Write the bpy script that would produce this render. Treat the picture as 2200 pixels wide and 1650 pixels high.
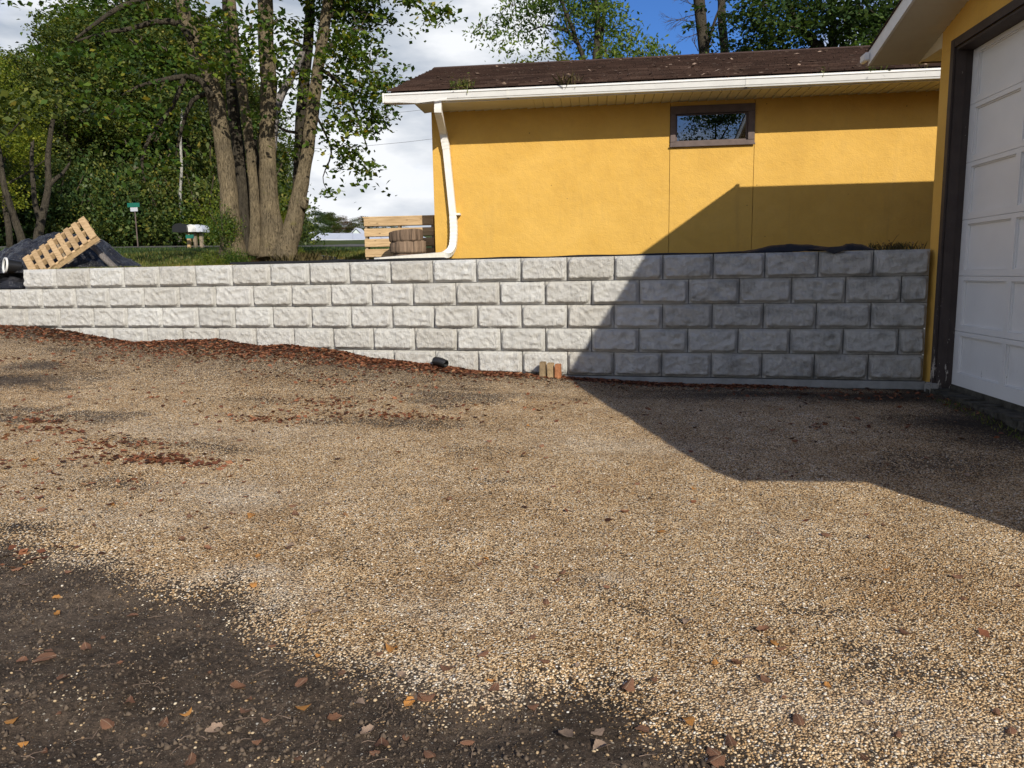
import bpy, bmesh, math, random
import numpy as np
from mathutils import Vector, Matrix

# ------------------------------------------------------------------ start, camera, light
for o in list(bpy.data.objects): bpy.data.objects.remove(o)
scene = bpy.context.scene
COL = scene.collection
rad = math.radians
rng = np.random.default_rng(11)
random.seed(5)

# camera basis, measured from the vanishing points of the block wall, the gutter and the garage door
F, CX, CY, EYE = 1620.0, 1100.0, 825.0, 1.5
C0 = np.array([0, 0, EYE])
def _ray(px, py):
    v = np.array([px-CX, -(py-CY), -F]); return v/np.linalg.norm(v)
_s = -0.0173
_n = np.array([-_s, 1.0])/np.hypot(_s, 1)
_d = (CY-(588+_s*(1100-1250)))*_n[1]
_up = -_ray(CX+_n[0]*F*F/_d, CY+_n[1]*F*F/_d)
_Y = _ray(1290, 588+_s*40); _Y = _Y-_up*_Y.dot(_up); _Y /= np.linalg.norm(_Y)
_X = np.cross(_Y, _up)
MC = np.array([_X, _Y, _up])
def ray(px, py): return MC@_ray(px, py)
def hit(px, py, n, d):
    n = np.array(n, float); r = ray(px, py); return C0+r*((d-n.dot(C0))/n.dot(r))
def at(px, py, D):                       # the point seen there at horizontal distance D
    r = ray(px, py); return C0+r*(D/np.hypot(r[0], r[1]))

cam_d = bpy.data.cameras.new('camera'); cam = bpy.data.objects.new('camera', cam_d); COL.objects.link(cam)
cam_d.sensor_width = 36; cam_d.lens = F/2200*36; cam_d.clip_start = .05; cam_d.clip_end = 3000
m4 = Matrix.Identity(4)
for i in range(3):
    for j in range(3): m4[i][j] = MC[i, j]
m4.translation = Vector(C0); cam.matrix_world = m4
scene.camera = cam

SUN = np.array([.58, -1.0, .656]); SUN = SUN/np.linalg.norm(SUN)     # towards the sun
sun_el = math.asin(SUN[2]); sun_az = math.atan2(SUN[0], SUN[1])
sd = bpy.data.lights.new('sun', 'SUN'); so = bpy.data.objects.new('sun', sd); COL.objects.link(so)
sd.energy = 4.6; sd.angle = rad(.5); sd.color = (1.0, .93, .80)
so.rotation_euler = Vector(SUN).to_track_quat('Z', 'Y').to_euler(); so.location = (20, -30, 30)

world = bpy.data.worlds.new('World'); scene.world = world; world.use_nodes = True
nt = world.node_tree; N = nt.nodes; L = nt.links; N.clear()
sky = N.new('ShaderNodeTexSky'); sky.sky_type = 'NISHITA'; sky.sun_disc = False
sky.sun_elevation = sun_el; sky.sun_rotation = sun_az; sky.air_density = 1.0; sky.dust_density = .0; sky.ozone_density = 5
bg1 = N.new('ShaderNodeBackground'); bg1.inputs[1].default_value = .085
sg = N.new('ShaderNodeMix'); sg.data_type = 'RGBA'; sg.blend_type = 'MULTIPLY'; sg.inputs[0].default_value = 1; sg.inputs[7].default_value = (.58, .86, 1.28, 1)
L.new(sky.outputs[0], sg.inputs[6]); L.new(sg.outputs[2], bg1.inputs[0])
tc = N.new('ShaderNodeTexCoord')
mp = N.new('ShaderNodeMapping'); mp.inputs['Scale'].default_value = (1, 1, 2.2); mp.inputs['Location'].default_value = (.35, 0.1, .3)
L.new(tc.outputs['Generated'], mp.inputs[0])
nz = N.new('ShaderNodeTexNoise'); nz.inputs['Scale'].default_value = 2.1; nz.inputs['Detail'].default_value = 9; nz.inputs['Roughness'].default_value = .52
nz.inputs['Distortion'].default_value = .3
L.new(mp.outputs[0], nz.inputs['Vector'])
# clouds cover where the noise is high; the open blue lies towards the upper right
gap = N.new('ShaderNodeVectorMath'); gap.operation = 'DOT_PRODUCT'
gd = ray(1450, 20); gap.inputs[1].default_value = tuple(gd)
L.new(tc.outputs['Generated'], gap.inputs[0])
gm = N.new('ShaderNodeMapRange'); gm.inputs[1].default_value = .984; gm.inputs[2].default_value = .998; gm.inputs[3].default_value = 0; gm.inputs[4].default_value = .42
gm.interpolation_type = 'SMOOTHSTEP'
L.new(gap.outputs['Value'], gm.inputs[0])
sb = N.new('ShaderNodeMath'); sb.operation = 'SUBTRACT'; L.new(nz.outputs[0], sb.inputs[0]); L.new(gm.outputs[0], sb.inputs[1])
cv = N.new('ShaderNodeMapRange'); cv.interpolation_type = 'SMOOTHSTEP'
cv.inputs[1].default_value = .30; cv.inputs[2].default_value = .50
# the cloud bank is thickest low down and breaks up overhead
sz = N.new('ShaderNodeSeparateXYZ'); L.new(tc.outputs['Generated'], sz.inputs[0])
th_ = N.new('ShaderNodeMapRange'); th_.interpolation_type = 'SMOOTHSTEP'; th_.inputs[1].default_value = .36; th_.inputs[2].default_value = .8; th_.inputs[3].default_value = 0; th_.inputs[4].default_value = .27
L.new(sz.outputs[2], th_.inputs[0])
sb2 = N.new('ShaderNodeMath'); sb2.operation = 'SUBTRACT'; L.new(sb.outputs[0], sb2.inputs[0]); L.new(th_.outputs[0], sb2.inputs[1])
L.new(sb2.outputs[0], cv.inputs[0])
nz2 = N.new('ShaderNodeTexNoise'); nz2.inputs['Scale'].default_value = 4.4; nz2.inputs['Detail'].default_value = 7; nz2.inputs['Roughness'].default_value = .5
mp2 = N.new('ShaderNodeMapping'); mp2.inputs['Scale'].default_value = (1, 1, 3.0); mp2.inputs['Location'].default_value = (3.1, 1.7, 0)
L.new(tc.outputs['Generated'], mp2.inputs[0]); L.new(mp2.outputs[0], nz2.inputs['Vector'])
cr = N.new('ShaderNodeValToRGB'); e = cr.color_ramp.elements
e[0].position = .36; e[0].color = (.40, .46, .55, 1); e[1].position = .55; e[1].color = (.90, .92, .95, 1)
L.new(nz2.outputs[0], cr.inputs[0])
bg2 = N.new('ShaderNodeBackground'); bg2.inputs[1].default_value = .97
L.new(cr.outputs[0], bg2.inputs[0])
mx = N.new('ShaderNodeMixShader'); L.new(cv.outputs[0], mx.inputs[0]); L.new(bg1.outputs[0], mx.inputs[1]); L.new(bg2.outputs[0], mx.inputs[2])
wo = N.new('ShaderNodeOutputWorld'); L.new(mx.outputs[0], wo.inputs[0])

vs = scene.view_settings
vs.view_transform = 'Standard'; vs.look = 'None'; vs.exposure = .15; vs.gamma = 1; vs.use_curve_mapping = False
scene.render.resolution_x = 1024; scene.render.resolution_y = 768

# ------------------------------------------------------------------ helpers
def tag(o, label=None, cat=None, group=None, kind=None):
    if label: o['label'] = label
    if cat: o['category'] = cat
    if group: o['group'] = group
    if kind: o['kind'] = kind
    return o
def empty(name, loc=(0, 0, 0), rz=0):
    o = bpy.data.objects.new(name, None); COL.objects.link(o); o.location = tuple(loc); o.rotation_euler = (0, 0, rz)
    o.empty_display_size = .2
    return o
def link(name, me, mat=None, parent=None, loc=None):
    if mat and not me.materials: me.materials.append(mat)
    o = bpy.data.objects.new(name, me); COL.objects.link(o)
    if parent: o.parent = parent
    if loc is not None: o.location = tuple(loc)
    return o
def mesh_np(name, V, Fq, smooth=False):
    """V (n,3), Fq (m,k) faces all of k corners."""
    me = bpy.data.meshes.new(name)
    V = np.asarray(V, np.float32); Fq = np.asarray(Fq, np.int32)
    m, k = Fq.shape
    me.vertices.add(len(V)); me.vertices.foreach_set('co', V.ravel())
    me.loops.add(m*k); me.loops.foreach_set('vertex_index', Fq.ravel())
    me.polygons.add(m)
    me.polygons.foreach_set('loop_start', np.arange(0, m*k, k, dtype=np.int32))
    me.polygons.foreach_set('loop_total', np.full(m, k, np.int32))
    if smooth: me.polygons.foreach_set('use_smooth', np.ones(m, bool))
    me.update(calc_edges=True); me.validate()
    return me
class MB:
    """collects boxes, tubes and prisms into one mesh"""
    def __init__(s): s.v = []; s.f = []
    def add(s, vs, fs):
        b = len(s.v); s.v += [tuple(float(c) for c in v) for v in vs]; s.f += [tuple(b+i for i in f) for f in fs]; return s
    def box(s, x0, x1, y0, y1, z0, z1):
        return s.add([(x0,y0,z0),(x1,y0,z0),(x1,y1,z0),(x0,y1,z0),(x0,y0,z1),(x1,y0,z1),(x1,y1,z1),(x0,y1,z1)],
                     [(0,3,2,1),(4,5,6,7),(0,1,5,4),(1,2,6,5),(2,3,7,6),(3,0,4,7)])
    def obox(s, c, ax, ay, az, hx, hy, hz):
        c, ax, ay, az = [np.array(q, float) for q in (c, ax, ay, az)]
        vs = [c+ax*hx*i+ay*hy*j+az*hz*k for k in (-1, 1) for i, j in ((-1,-1),(1,-1),(1,1),(-1,1))]
        return s.add(vs, [(0,3,2,1),(4,5,6,7),(0,1,5,4),(1,2,6,5),(2,3,7,6),(3,0,4,7)])
    def prism_x(s, poly, x0, x1):            # poly of (y,z), extruded along x
        n = len(poly)
        vs = [(x0, y, z) for y, z in poly]+[(x1, y, z) for y, z in poly]
        fs = [tuple(range(n))[::-1], tuple(range(n, 2*n))]+[(i, (i+1) % n, n+(i+1) % n, n+i) for i in range(n)]
        return s.add(vs, fs)
    def tube(s, pts, rs, n=8, cap=True, jit=0, r=None, squash=None):
        P = [np.array(p, float) for p in pts]; b = len(s.v); rings = []
        ref = np.array([.13, .21, .97])
        for i, p in enumerate(P):
            t = P[min(i+1, len(P)-1)]-P[max(i-1, 0)]; t /= np.linalg.norm(t)+1e-9
            rf = ref if abs(t.dot(ref)) < .9 else np.array([1., 0, 0])
            a = np.cross(t, rf); a /= np.linalg.norm(a); c = np.cross(t, a)
            if i and np.dot(a, la) < 0: a, c = -a, -c
            la = a
            for k in range(n):
                th = 2*math.pi*k/n; q = rs[i]*(1+(jit*(r.random()-.5) if r else 0))
                s.v.append(tuple(p+a*math.cos(th)*q+c*math.sin(th)*q))
        for i in range(len(P)-1):
            for k in range(n):
                s.f.append((b+i*n+k, b+i*n+(k+1) % n, b+(i+1)*n+(k+1) % n, b+(i+1)*n+k))
        if cap:
            s.f.append(tuple(b+k for k in range(n))[::-1]); s.f.append(tuple(b+(len(P)-1)*n+k for k in range(n)))
        return s
    def mesh(s, name, smooth=False, bevel=0):
        me = bpy.data.meshes.new(name); me.from_pydata(s.v, [], s.f); me.update()
        bm = bmesh.new(); bm.from_mesh(me); bmesh.ops.recalc_face_normals(bm, faces=bm.faces)
        if bevel:
            bmesh.ops.bevel(bm, geom=bm.edges[:], offset=bevel, segments=2, affect='EDGES', clamp_overlap=True)
        bm.to_mesh(me); bm.free()
        if smooth: me.polygons.foreach_set('use_smooth', [True]*len(me.polygons))
        return me
    def build(s, name, mat, parent=None, smooth=False, bevel=0, loc=None):
        return link(name, s.mesh(name, smooth, bevel), mat, parent, loc)

def _hash(ix, iy, seed):
    h = (ix.astype(np.int64)*374761393+iy.astype(np.int64)*668265263+seed*1442695041) & 0xffffffff
    h = ((h ^ (h >> 13))*1274126177) & 0xffffffff
    return ((h ^ (h >> 16)) & 0xffff)/65535.0
def vn(x, y, seed=0):
    x = np.asarray(x, float); y = np.asarray(y, float)
    ix = np.floor(x); iy = np.floor(y); fx = x-ix; fy = y-iy
    fx = fx*fx*fx*(fx*(fx*6-15)+10); fy = fy*fy*fy*(fy*(fy*6-15)+10)
    a = _hash(ix, iy, seed); b = _hash(ix+1, iy, seed); c = _hash(ix, iy+1, seed); d = _hash(ix+1, iy+1, seed)
    return (a*(1-fx)+b*fx)*(1-fy)+(c*(1-fx)+d*fx)*fy
def fbm(x, y, seed=0, o=4, g=.5):
    s = 0; a = 1; t = 0
    for i in range(o): s = s+a*vn(x*2**i+i*7.3, y*2**i-i*3.1, seed+i); t += a; a *= g
    return s/t*2-1
def sstep(a, b, x):
    t = np.clip((np.asarray(x, float)-a)/(b-a), 0, 1); return t*t*(3-2*t)

# ------------------------------------------------------------------ materials
class NM:
    def __init__(s, name):
        s.m = bpy.data.materials.new(name); s.m.use_nodes = True; s.t = s.m.node_tree; s.N = s.t.nodes; s.L = s.t.links
        s.b = s.N['Principled BSDF']; s.out = s.N['Material Output']
        s.tc = s.N.new('ShaderNodeTexCoord'); s.h = None
    def n(s, typ, **kw):
        x = s.N.new('ShaderNode'+typ)
        for k, v in kw.items():
            if k.startswith('i_'):
                key = k[2:].replace('_', ' '); x.inputs[int(key) if key.isdigit() else key].default_value = v
            else: setattr(x, k, v)
        return x
    def coord(s, kind='Object', scale=(1, 1, 1), rot=(0, 0, 0)):
        m = s.n('Mapping'); m.inputs['Scale'].default_value = scale; m.inputs['Rotation'].default_value = rot
        if kind == 'World':
            g = s.n('NewGeometry'); s.L.new(g.outputs['Position'], m.inputs[0])
        else: s.L.new(s.tc.outputs[kind], m.inputs[0])
        return m.outputs[0]
    def noise(s, co, scale, detail=4, rough=.55, out=0, dist=0):
        x = s.n('TexNoise', i_Scale=scale, i_Detail=detail, i_Roughness=rough, i_Distortion=dist); s.L.new(co, x.inputs['Vector']); return x.outputs[out]
    def voro(s, co, scale, feature='F1', rnd=1):
        x = s.n('TexVoronoi', feature=feature, i_Scale=scale, i_Randomness=rnd); s.L.new(co, x.inputs['Vector']); return x
    def ramp(s, fac, stops, interp='LINEAR'):
        x = s.n('ValToRGB'); x.color_ramp.interpolation = interp; els = x.color_ramp.elements
        while len(els) < len(stops): els.new(.5)
        for e, (p, c) in zip(els, stops):
            e.position = p; e.color = (c[0], c[1], c[2], 1) if hasattr(c, '__len__') else (c, c, c, 1)
        s.L.new(fac, x.inputs[0]); return x.outputs[0]
    def mix(s, fac, a, b, mode='MIX'):
        x = s.n('Mix', data_type='RGBA', blend_type=mode)
        for sock, v in ((x.inputs[0], fac), (x.inputs[6], a), (x.inputs[7], b)):
            if hasattr(v, 'links'): s.L.new(v, sock)
            elif hasattr(v, '__len__'): sock.default_value = (*v, 1) if len(v) == 3 else v
            else: sock.default_value = v
        return x.outputs[2]
    def math(s, op, a, b=0, clamp=False):
        x = s.n('Math', operation=op, use_clamp=clamp)
        for sock, v in ((x.inputs[0], a), (x.inputs[1], b)):
            if hasattr(v, 'links'): s.L.new(v, sock)
            else: sock.default_value = v
        return x.outputs[0]
    def mr(s, v, a, b, c=0, d=1):
        x = s.n('MapRange', interpolation_type='SMOOTHSTEP'); x.inputs[1].default_value = a; x.inputs[2].default_value = b
        x.inputs[3].default_value = c; x.inputs[4].default_value = d; s.L.new(v, x.inputs[0]); return x.outputs[0]
    def attr(s, name, out='Fac'):
        x = s.n('Attribute', attribute_name=name); return x.outputs[out]
    def bump(s, h, dist=.01, strength=1):
        x = s.n('Bump'); x.inputs['Distance'].default_value = dist; x.inputs['Strength'].default_value = strength
        s.L.new(h, x.inputs['Height'])
        if s.h: s.L.new(s.h, x.inputs['Normal'])
        s.h = x.outputs[0]; s.L.new(s.h, s.b.inputs['Normal']); return s
    def col(s, c):
        if hasattr(c, 'links'): s.L.new(c, s.b.inputs['Base Color'])
        else: s.b.inputs['Base Color'].default_value = (*c, 1)
        return s
    def set(s, rough=.8, spec=.3, metal=0):
        s.b.inputs['Roughness'].default_value = rough; s.b.inputs['Specular IOR Level'].default_value = spec; s.b.inputs['Metallic'].default_value = metal; return s
    def rnd(s): return s.n('ObjectInfo').outputs['Random']
    def island(s): return s.n('NewGeometry').outputs['Random Per Island']

def simple(name, c, rough=.7, spec=.3, var=.12, scale=6, bump=.0, bscale=40, objvar=0):
    a = NM(name); co = a.coord(); c = np.array(c)
    col = a.ramp(a.noise(co, scale, 5), [(.3, c*(1-var)), (.7, np.minimum(c*(1+var), 1))])
    if objvar: col = a.mix(1.0, col, a.ramp(a.rnd(), [(0, (1-objvar,)*3), (1, (1+objvar,)*3)]), 'MULTIPLY')
    a.col(col).set(rough, spec)
    if bump: a.bump(a.noise(co, bscale, 6), bump)
    return a.m

def m_block():
    a = NM('grey cast concrete rock face'); co = a.coord(); r = a.rnd()
    cw = a.coord('World')
    base = a.ramp(r, [(0, (.60, .60, .58)), (.3, (.53, .515, .48)), (.5, (.64, .64, .62)), (.8, (.565, .555, .525)), (1, (.615, .61, .59))])
    v = a.ramp(a.noise(cw, 9, 8, .65), [(.3, (.84, .83, .82)), (.7, (1.05, 1.05, 1.05))])
    col = a.mix(1, base, v, 'MULTIPLY')
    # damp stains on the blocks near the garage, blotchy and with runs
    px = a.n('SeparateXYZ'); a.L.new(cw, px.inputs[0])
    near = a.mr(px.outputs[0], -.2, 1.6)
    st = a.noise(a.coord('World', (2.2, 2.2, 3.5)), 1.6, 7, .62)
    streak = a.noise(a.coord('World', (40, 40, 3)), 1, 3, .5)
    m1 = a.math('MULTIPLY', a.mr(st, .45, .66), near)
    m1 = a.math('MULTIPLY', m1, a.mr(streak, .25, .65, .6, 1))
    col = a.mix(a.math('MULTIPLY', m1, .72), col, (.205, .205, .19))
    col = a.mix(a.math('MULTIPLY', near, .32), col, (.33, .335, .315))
    fine = a.noise(co, 260, 4, .7)
    zsp = a.mr(px.outputs[2], .15, .75, .55, 0)
    col = a.mix(a.math('MULTIPLY', zsp, a.mr(a.noise(cw, 14, 6, .7), .4, .65)), col, (.30, .25, .19))
    col = a.mix(.18, col, a.ramp(fine, [(.35, (.25, .25, .25)), (.65, (.8, .8, .8))]), 'OVERLAY')
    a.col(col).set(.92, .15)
    a.bump(a.noise(co, 95, 8, .62), .014, 1)
    w = a.noise(a.coord('Object', (1, 1, .45)), 22, 6, .6, dist=1.2)
    a.bump(a.ramp(w, [(.35, 0), (.5, .7), (.62, 1)]), .012, .65)
    ck = a.noise(a.coord('Object', (1, 1, 1.5), (0, .6, 0)), 9, 5, .62, dist=1.8)
    a.bump(a.ramp(ck, [(.48, 1), (.499, 0), (.501, .1), (.53, 1)]), .006, .45)
    return a.m
def m_stucco():
    a = NM('yellow painted stucco'); co = a.coord('World')
    n1 = a.noise(co, 1.6, 7, .6, dist=.8)
    col = a.ramp(n1, [(.25, (.575, .335, .065)), (.5, (.635, .380, .078)), (.75, (.68, .415, .095))])
    n2 = a.noise(a.coord('World', (1.2, 1.2, 1)), 4.5, 6, .7, dist=2)
    col = a.mix(a.mr(n2, .58, .78, 0, .35), col, (.53, .31, .07))
    v = a.voro(a.coord('World', (1, .01, 1)), 3.6)
    sp = a.mr(v.outputs['Distance'], .028, .036, 1, 0)
    col = a.mix(a.math('MULTIPLY', sp, .8), col, (.16, .09, .03))
    zz = a.n('SeparateXYZ'); a.L.new(co, zz.inputs[0])
    a.col(col).set(.75, .25)
    dr = a.noise(a.coord('World', (7, 7, .7)), 1, 6, .65)
    col = a.mix(a.math('MULTIPLY', a.mr(dr, .52, .75), a.mr(zz.outputs[2], 1.7, 4.0, .30, .16)), col, (.40, .25, .075))
    col = a.mix(a.mr(a.noise(co, 9, 8, .75), .35, .7, .16, 0), col, (.42, .27, .10))
    a.col(col)
    a.bump(a.noise(co, 55, 6, .6), .008, .7); a.bump(a.noise(co, 5, 5, .6), .03, .5)
    return a.m
def m_ground():
    a = NM('pea gravel over dark soil'); co = a.coord('World')
    dirt = a.attr('dirt'); wet = a.attr('damp')
    # gravel
    wob = a.noise(co, 45, 2, .5, out=1)
    cow = a.n('Mix', data_type='VECTOR'); cow.inputs[0].default_value = .012
    a.L.new(co, cow.inputs[4]); a.L.new(wob, cow.inputs[5])
    v = a.voro(cow.outputs[1], 112)
    cellr = a.n('SeparateColor'); a.L.new(v.outputs['Color'], cellr.inputs[0])
    stone = a.ramp(cellr.outputs[0], [(0, (.15, .10, .055)), (.12, (.42, .26, .12)), (.34, (.63, .43, .225)), (.56, (.78, .57, .335)), (.8, (.88, .71, .48)), (.94, (.90, .83, .69)), (1, (.90, .88, .83))])
    gapm = a.mr(v.outputs['Distance'], .42, .74)
    grav = a.mix(gapm, stone, (.085, .058, .035))
    big = a.noise(co, .9, 7, .6, dist=.7)
    pale = a.attr('pale')
    grav = a.mix(1, grav, a.ramp(big, [(.3, (1.10, 1.09, 1.08)), (.5, (1.0, .96, .90)), (.7, (.80, .71, .60))]), 'MULTIPLY')
    grav = a.mix(a.math('MULTIPLY', pale, .45), grav, a.mix(gapm, (.80, .74, .62), (.30, .25, .19)))
    mid = a.noise(co, 5, 5, .65)
    grav = a.mix(1, grav, a.ramp(mid, [(.3, (.78, .75, .72)), (.65, (1.06, 1.06, 1.06))]), 'MULTIPLY')
    # soil
    n1 = a.noise(co, 2.2, 8, .62, dist=.5); n2 = a.noise(co, 38, 6, .7)
    soil = a.ramp(n1, [(.3, (.068, .050, .036)), (.52, (.130, .098, .072)), (.72, (.205, .160, .120))])
    soil = a.mix(1, soil, a.ramp(n2, [(.32, (.45, .43, .42)), (.5, (.95, .95, .95)), (.66, (1.5, 1.45, 1.4))]), 'MULTIPLY')
    soil = a.mix(1, soil, a.ramp(a.noise(co, 170, 4, .7), [(.35, (.6, .6, .6)), (.65, (1.35, 1.32, 1.3))]), 'MULTIPLY')
    v2 = a.voro(co, 62); c2 = a.n('SeparateColor'); a.L.new(v2.outputs['Color'], c2.inputs[0])
    peb = a.math('MULTIPLY', a.mr(v2.outputs['Distance'], .22, .30, 1, 0), a.math('GREATER_THAN', c2.outputs[1], .90))
    v3 = a.voro(co, 150); c3 = a.n('SeparateColor'); a.L.new(v3.outputs['Color'], c3.inputs[0])
    peb2 = a.math('MULTIPLY', a.mr(v3.outputs['Distance'], .25, .35, 1, 0), a.math('GREATER_THAN', c3.outputs[1], .80))
    soil = a.mix(a.math('MAXIMUM', peb, a.math('MULTIPLY', peb2, .75)), soil, a.ramp(c2.outputs[0], [(0, (.30, .23, .15)), (.5, (.52, .45, .34)), (1, (.72, .68, .60))]))
    # broken edge between the two: stones thin out one by one
    edge = a.noise(co, 9, 7, .7)
    d = a.math('ADD', dirt, a.math('MULTIPLY', a.math('SUBTRACT', edge, .5), .9))
    d = a.math('ADD', d, a.math('MULTIPLY', a.math('SUBTRACT', cellr.outputs[1], .5), .95))
    dm = a.mr(d, .47, .56)
    col = a.mix(dm, grav, soil)
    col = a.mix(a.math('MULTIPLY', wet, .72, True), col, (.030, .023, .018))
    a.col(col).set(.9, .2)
    inv = a.math('SUBTRACT', 1, dm)
    hs = a.math('MULTIPLY', a.math('SUBTRACT', 1, v.outputs['Distance']), inv)
    a.bump(hs, .009, 1)
    a.bump(a.math('MULTIPLY', a.noise(co, 26, 10, .75), dm), .05, 1)
    a.bump(a.math('MULTIPLY', a.noise(co, 120, 4, .7), dm), .012, 1)
    a.bump(a.noise(co, 6, 5, .6), .04, .6)
    return a.m
def m_leaf(name, stops, trans=.35, rough=.5, hue=.0):
    a = NM(name)
    c = a.ramp(a.island(), stops)
    c = a.mix(1, c, a.ramp(a.rnd(), [(0, (.78, .84, .78)), (1, (1.18, 1.10, 1.0))]), 'MULTIPLY')
    big = a.noise(a.coord('World'), .55, 3, .5)
    c = a.mix(1, c, a.ramp(big, [(.35, (.80, .86, .85)), (.65, (1.15, 1.1, .95))]), 'MULTIPLY')
    a.col(c).set(rough, .3)
    t = a.n('BsdfTranslucent'); a.L.new(a.mix(1, c, (1.25, 1.3, .55), 'MULTIPLY'), t.inputs[0])
    m = a.n('MixShader'); m.inputs[0].default_value = trans
    a.L.new(a.b.outputs[0], m.inputs[1]); a.L.new(t.outputs[0], m.inputs[2]); a.L.new(m.outputs[0], a.out.inputs[0])
    return a.m
def m_bark(name, c1, c2, moss=None, s=1):
    a = NM(name); co = a.coord('World', (1, 1, .22))
    v = a.noise(co, 34*s, 6, .7, dist=1.5)
    col = a.ramp(v, [(.36, c1), (.52, c2), (.72, np.array(c2)*1.25)])
    col = a.mix(1, col, a.ramp(a.noise(a.coord('World'), 3, 5, .6), [(.3, (.72, .72, .74)), (.7, (1.15, 1.12, 1.05))]), 'MULTIPLY')
    if moss: col = a.mix(a.mr(a.noise(a.coord('World'), 4.5, 6, .7), .60, .72, 0, .6), col, moss)
    a.col(col).set(.95, .1); a.bump(v, .06, 1); return a.m
def m_wood(name, c1, c2, scale=(2, 30, 30)):
    a = NM(name); co = a.coord('Object', scale)
    n = a.noise(co, 1.6, 6, .65, dist=.6)
    col = a.ramp(n, [(.3, c1), (.62, c2)])
    col = a.mix(1, col, a.ramp(a.rnd(), [(0, (.72, .70, .68)), (1, (1.12, 1.12, 1.1))]), 'MULTIPLY')
    kn = a.voro(a.coord('Object', (4, 9, 9)), 1.3)
    col = a.mix(a.mr(kn.outputs['Distance'], .05, .14, .7, 0), col, np.array(c1)*.35)
    a.col(col).set(.85, .2); a.bump(n, .004); return a.m

M = {}
M['block'] = m_block(); M['stucco'] = m_stucco(); M['ground'] = m_ground()
M['conc'] = simple('weathered concrete', (.30, .29, .27), .95, .1, .25, 7, .01)
M['oldconc'] = simple('dirty old concrete', (.075, .070, .058), .95, .1, .45, 9, .02)
M['footing'] = simple('plain cast concrete strip', (.26, .265, .26), .9, .15, .18, 8, .006)
M['leaf_maple'] = m_leaf('maple leaves', [(0, (.035, .075, .016)), (.45, (.070, .125, .022)), (.85, (.125, .180, .028)), (.97, (.20, .21, .030)), (1, (.36, .24, .03))], .36)
M['leaf_dark'] = m_leaf('dark green leaves', [(0, (.030, .062, .024)), (.6, (.055, .098, .031)), (1, (.10, .145, .040))], .3)
M['leaf_forest'] = m_leaf('woodland leaves', [(0, (.040, .064, .020)), (.5, (.078, .108, .028)), (.9, (.135, .155, .036)), (1, (.24, .20, .045))], .32)
M['leaf_yellow'] = m_leaf('yellow green leaves', [(0, (.09, .135, .020)), (.5, (.15, .195, .028)), (1, (.25, .26, .035))], .4)
M['leaf_ash'] = m_leaf('ash leaves', [(0, (.06, .115, .026)), (.6, (.12, .185, .038)), (1, (.20, .26, .05))], .4)
M['leaf_rust'] = m_leaf('rusty leaves', [(0, (.10, .065, .03)), (1, (.19, .10, .045))], .2)
M['bark'] = m_bark('grey brown furrowed bark', (.050, .040, .026), (.230, .188, .125), (.20, .18, .06))
M['bark_dark'] = m_bark('dark bark', (.030, .026, .020), (.085, .074, .058))
M['bark_pale'] = m_bark('pale dead bark', (.16, .15, .15), (.34, .31, .30))
M['birch'] = m_bark('white birch bark', (.14, .135, .12), (.42, .41, .38), None, .5)
M['twig'] = simple('twig bark', (.085, .068, .05), .9, .1)
M['wood'] = m_wood('fresh pallet wood', (.33, .215, .11), (.60, .43, .25))
M['woodgrey'] = m_wood('weathered grey wood', (.16, .13, .10), (.33, .27, .20))
M['stump'] = m_wood('weathered bark of cut log', (.045, .032, .024), (.27, .19, .135), (16, 16, 1.0))
M['stumptop'] = simple('sawn log face', (.26, .18, .12), .9, .1, .25, 12)
M['soffit'] = simple('cream vinyl soffit', (.60, .55, .42), .55, .35, .06, 3)
M['white'] = simple('white painted aluminium', (.72, .72, .71), .38, .5, .05, 9)
M['dirtywhite'] = simple('dusty white downspout', (.74, .73, .70), .5, .4, .08, 12)
M['brown'] = simple('brown painted trim', (.115, .085, .078), .6, .3, .18, 10)
M['inside'] = simple('dark room behind glass', (.02, .02, .022), .9, .1)
M['fabric'] = simple('black landscape fabric', (.014, .014, .015), .6, .35, .3, 14, .004, 120)
M['lawn'] = None

def m_lawn():
    a = NM('autumn lawn with fallen leaves'); co = a.coord('World')
    n = a.noise(co, .7, 6, .65); f = a.noise(co, 26, 6, .75)
    c = a.ramp(n, [(.3, (.030, .052, .015)), (.55, (.060, .080, .022)), (.75, (.12, .105, .038))])
    c = a.mix(1, c, a.ramp(f, [(.3, (.5, .5, .5)), (.7, (1.4, 1.4, 1.4))]), 'MULTIPLY')
    lt = a.attr('litter')
    v = a.voro(co, 24); cc = a.n('SeparateColor'); a.L.new(v.outputs['Color'], cc.inputs[0])
    lm = a.math('LESS_THAN', cc.outputs[1], a.math('MULTIPLY', lt, .45))
    c = a.mix(lm, c, a.ramp(cc.outputs[0], [(0, (.20, .11, .04)), (.5, (.30, .19, .06)), (1, (.36, .28, .10))]))
    c = a.mix(a.attr('road'), c, a.ramp(f, [(.3, (.085, .082, .078)), (.7, (.13, .125, .12))]))
    c = a.mix(a.attr('earth'), c, a.ramp(f, [(.3, (.06, .040, .026)), (.7, (.13, .09, .06))]))
    a.col(c).set(.95, .1); a.bump(f, .03); return a.m
M['lawn'] = m_lawn()
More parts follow.
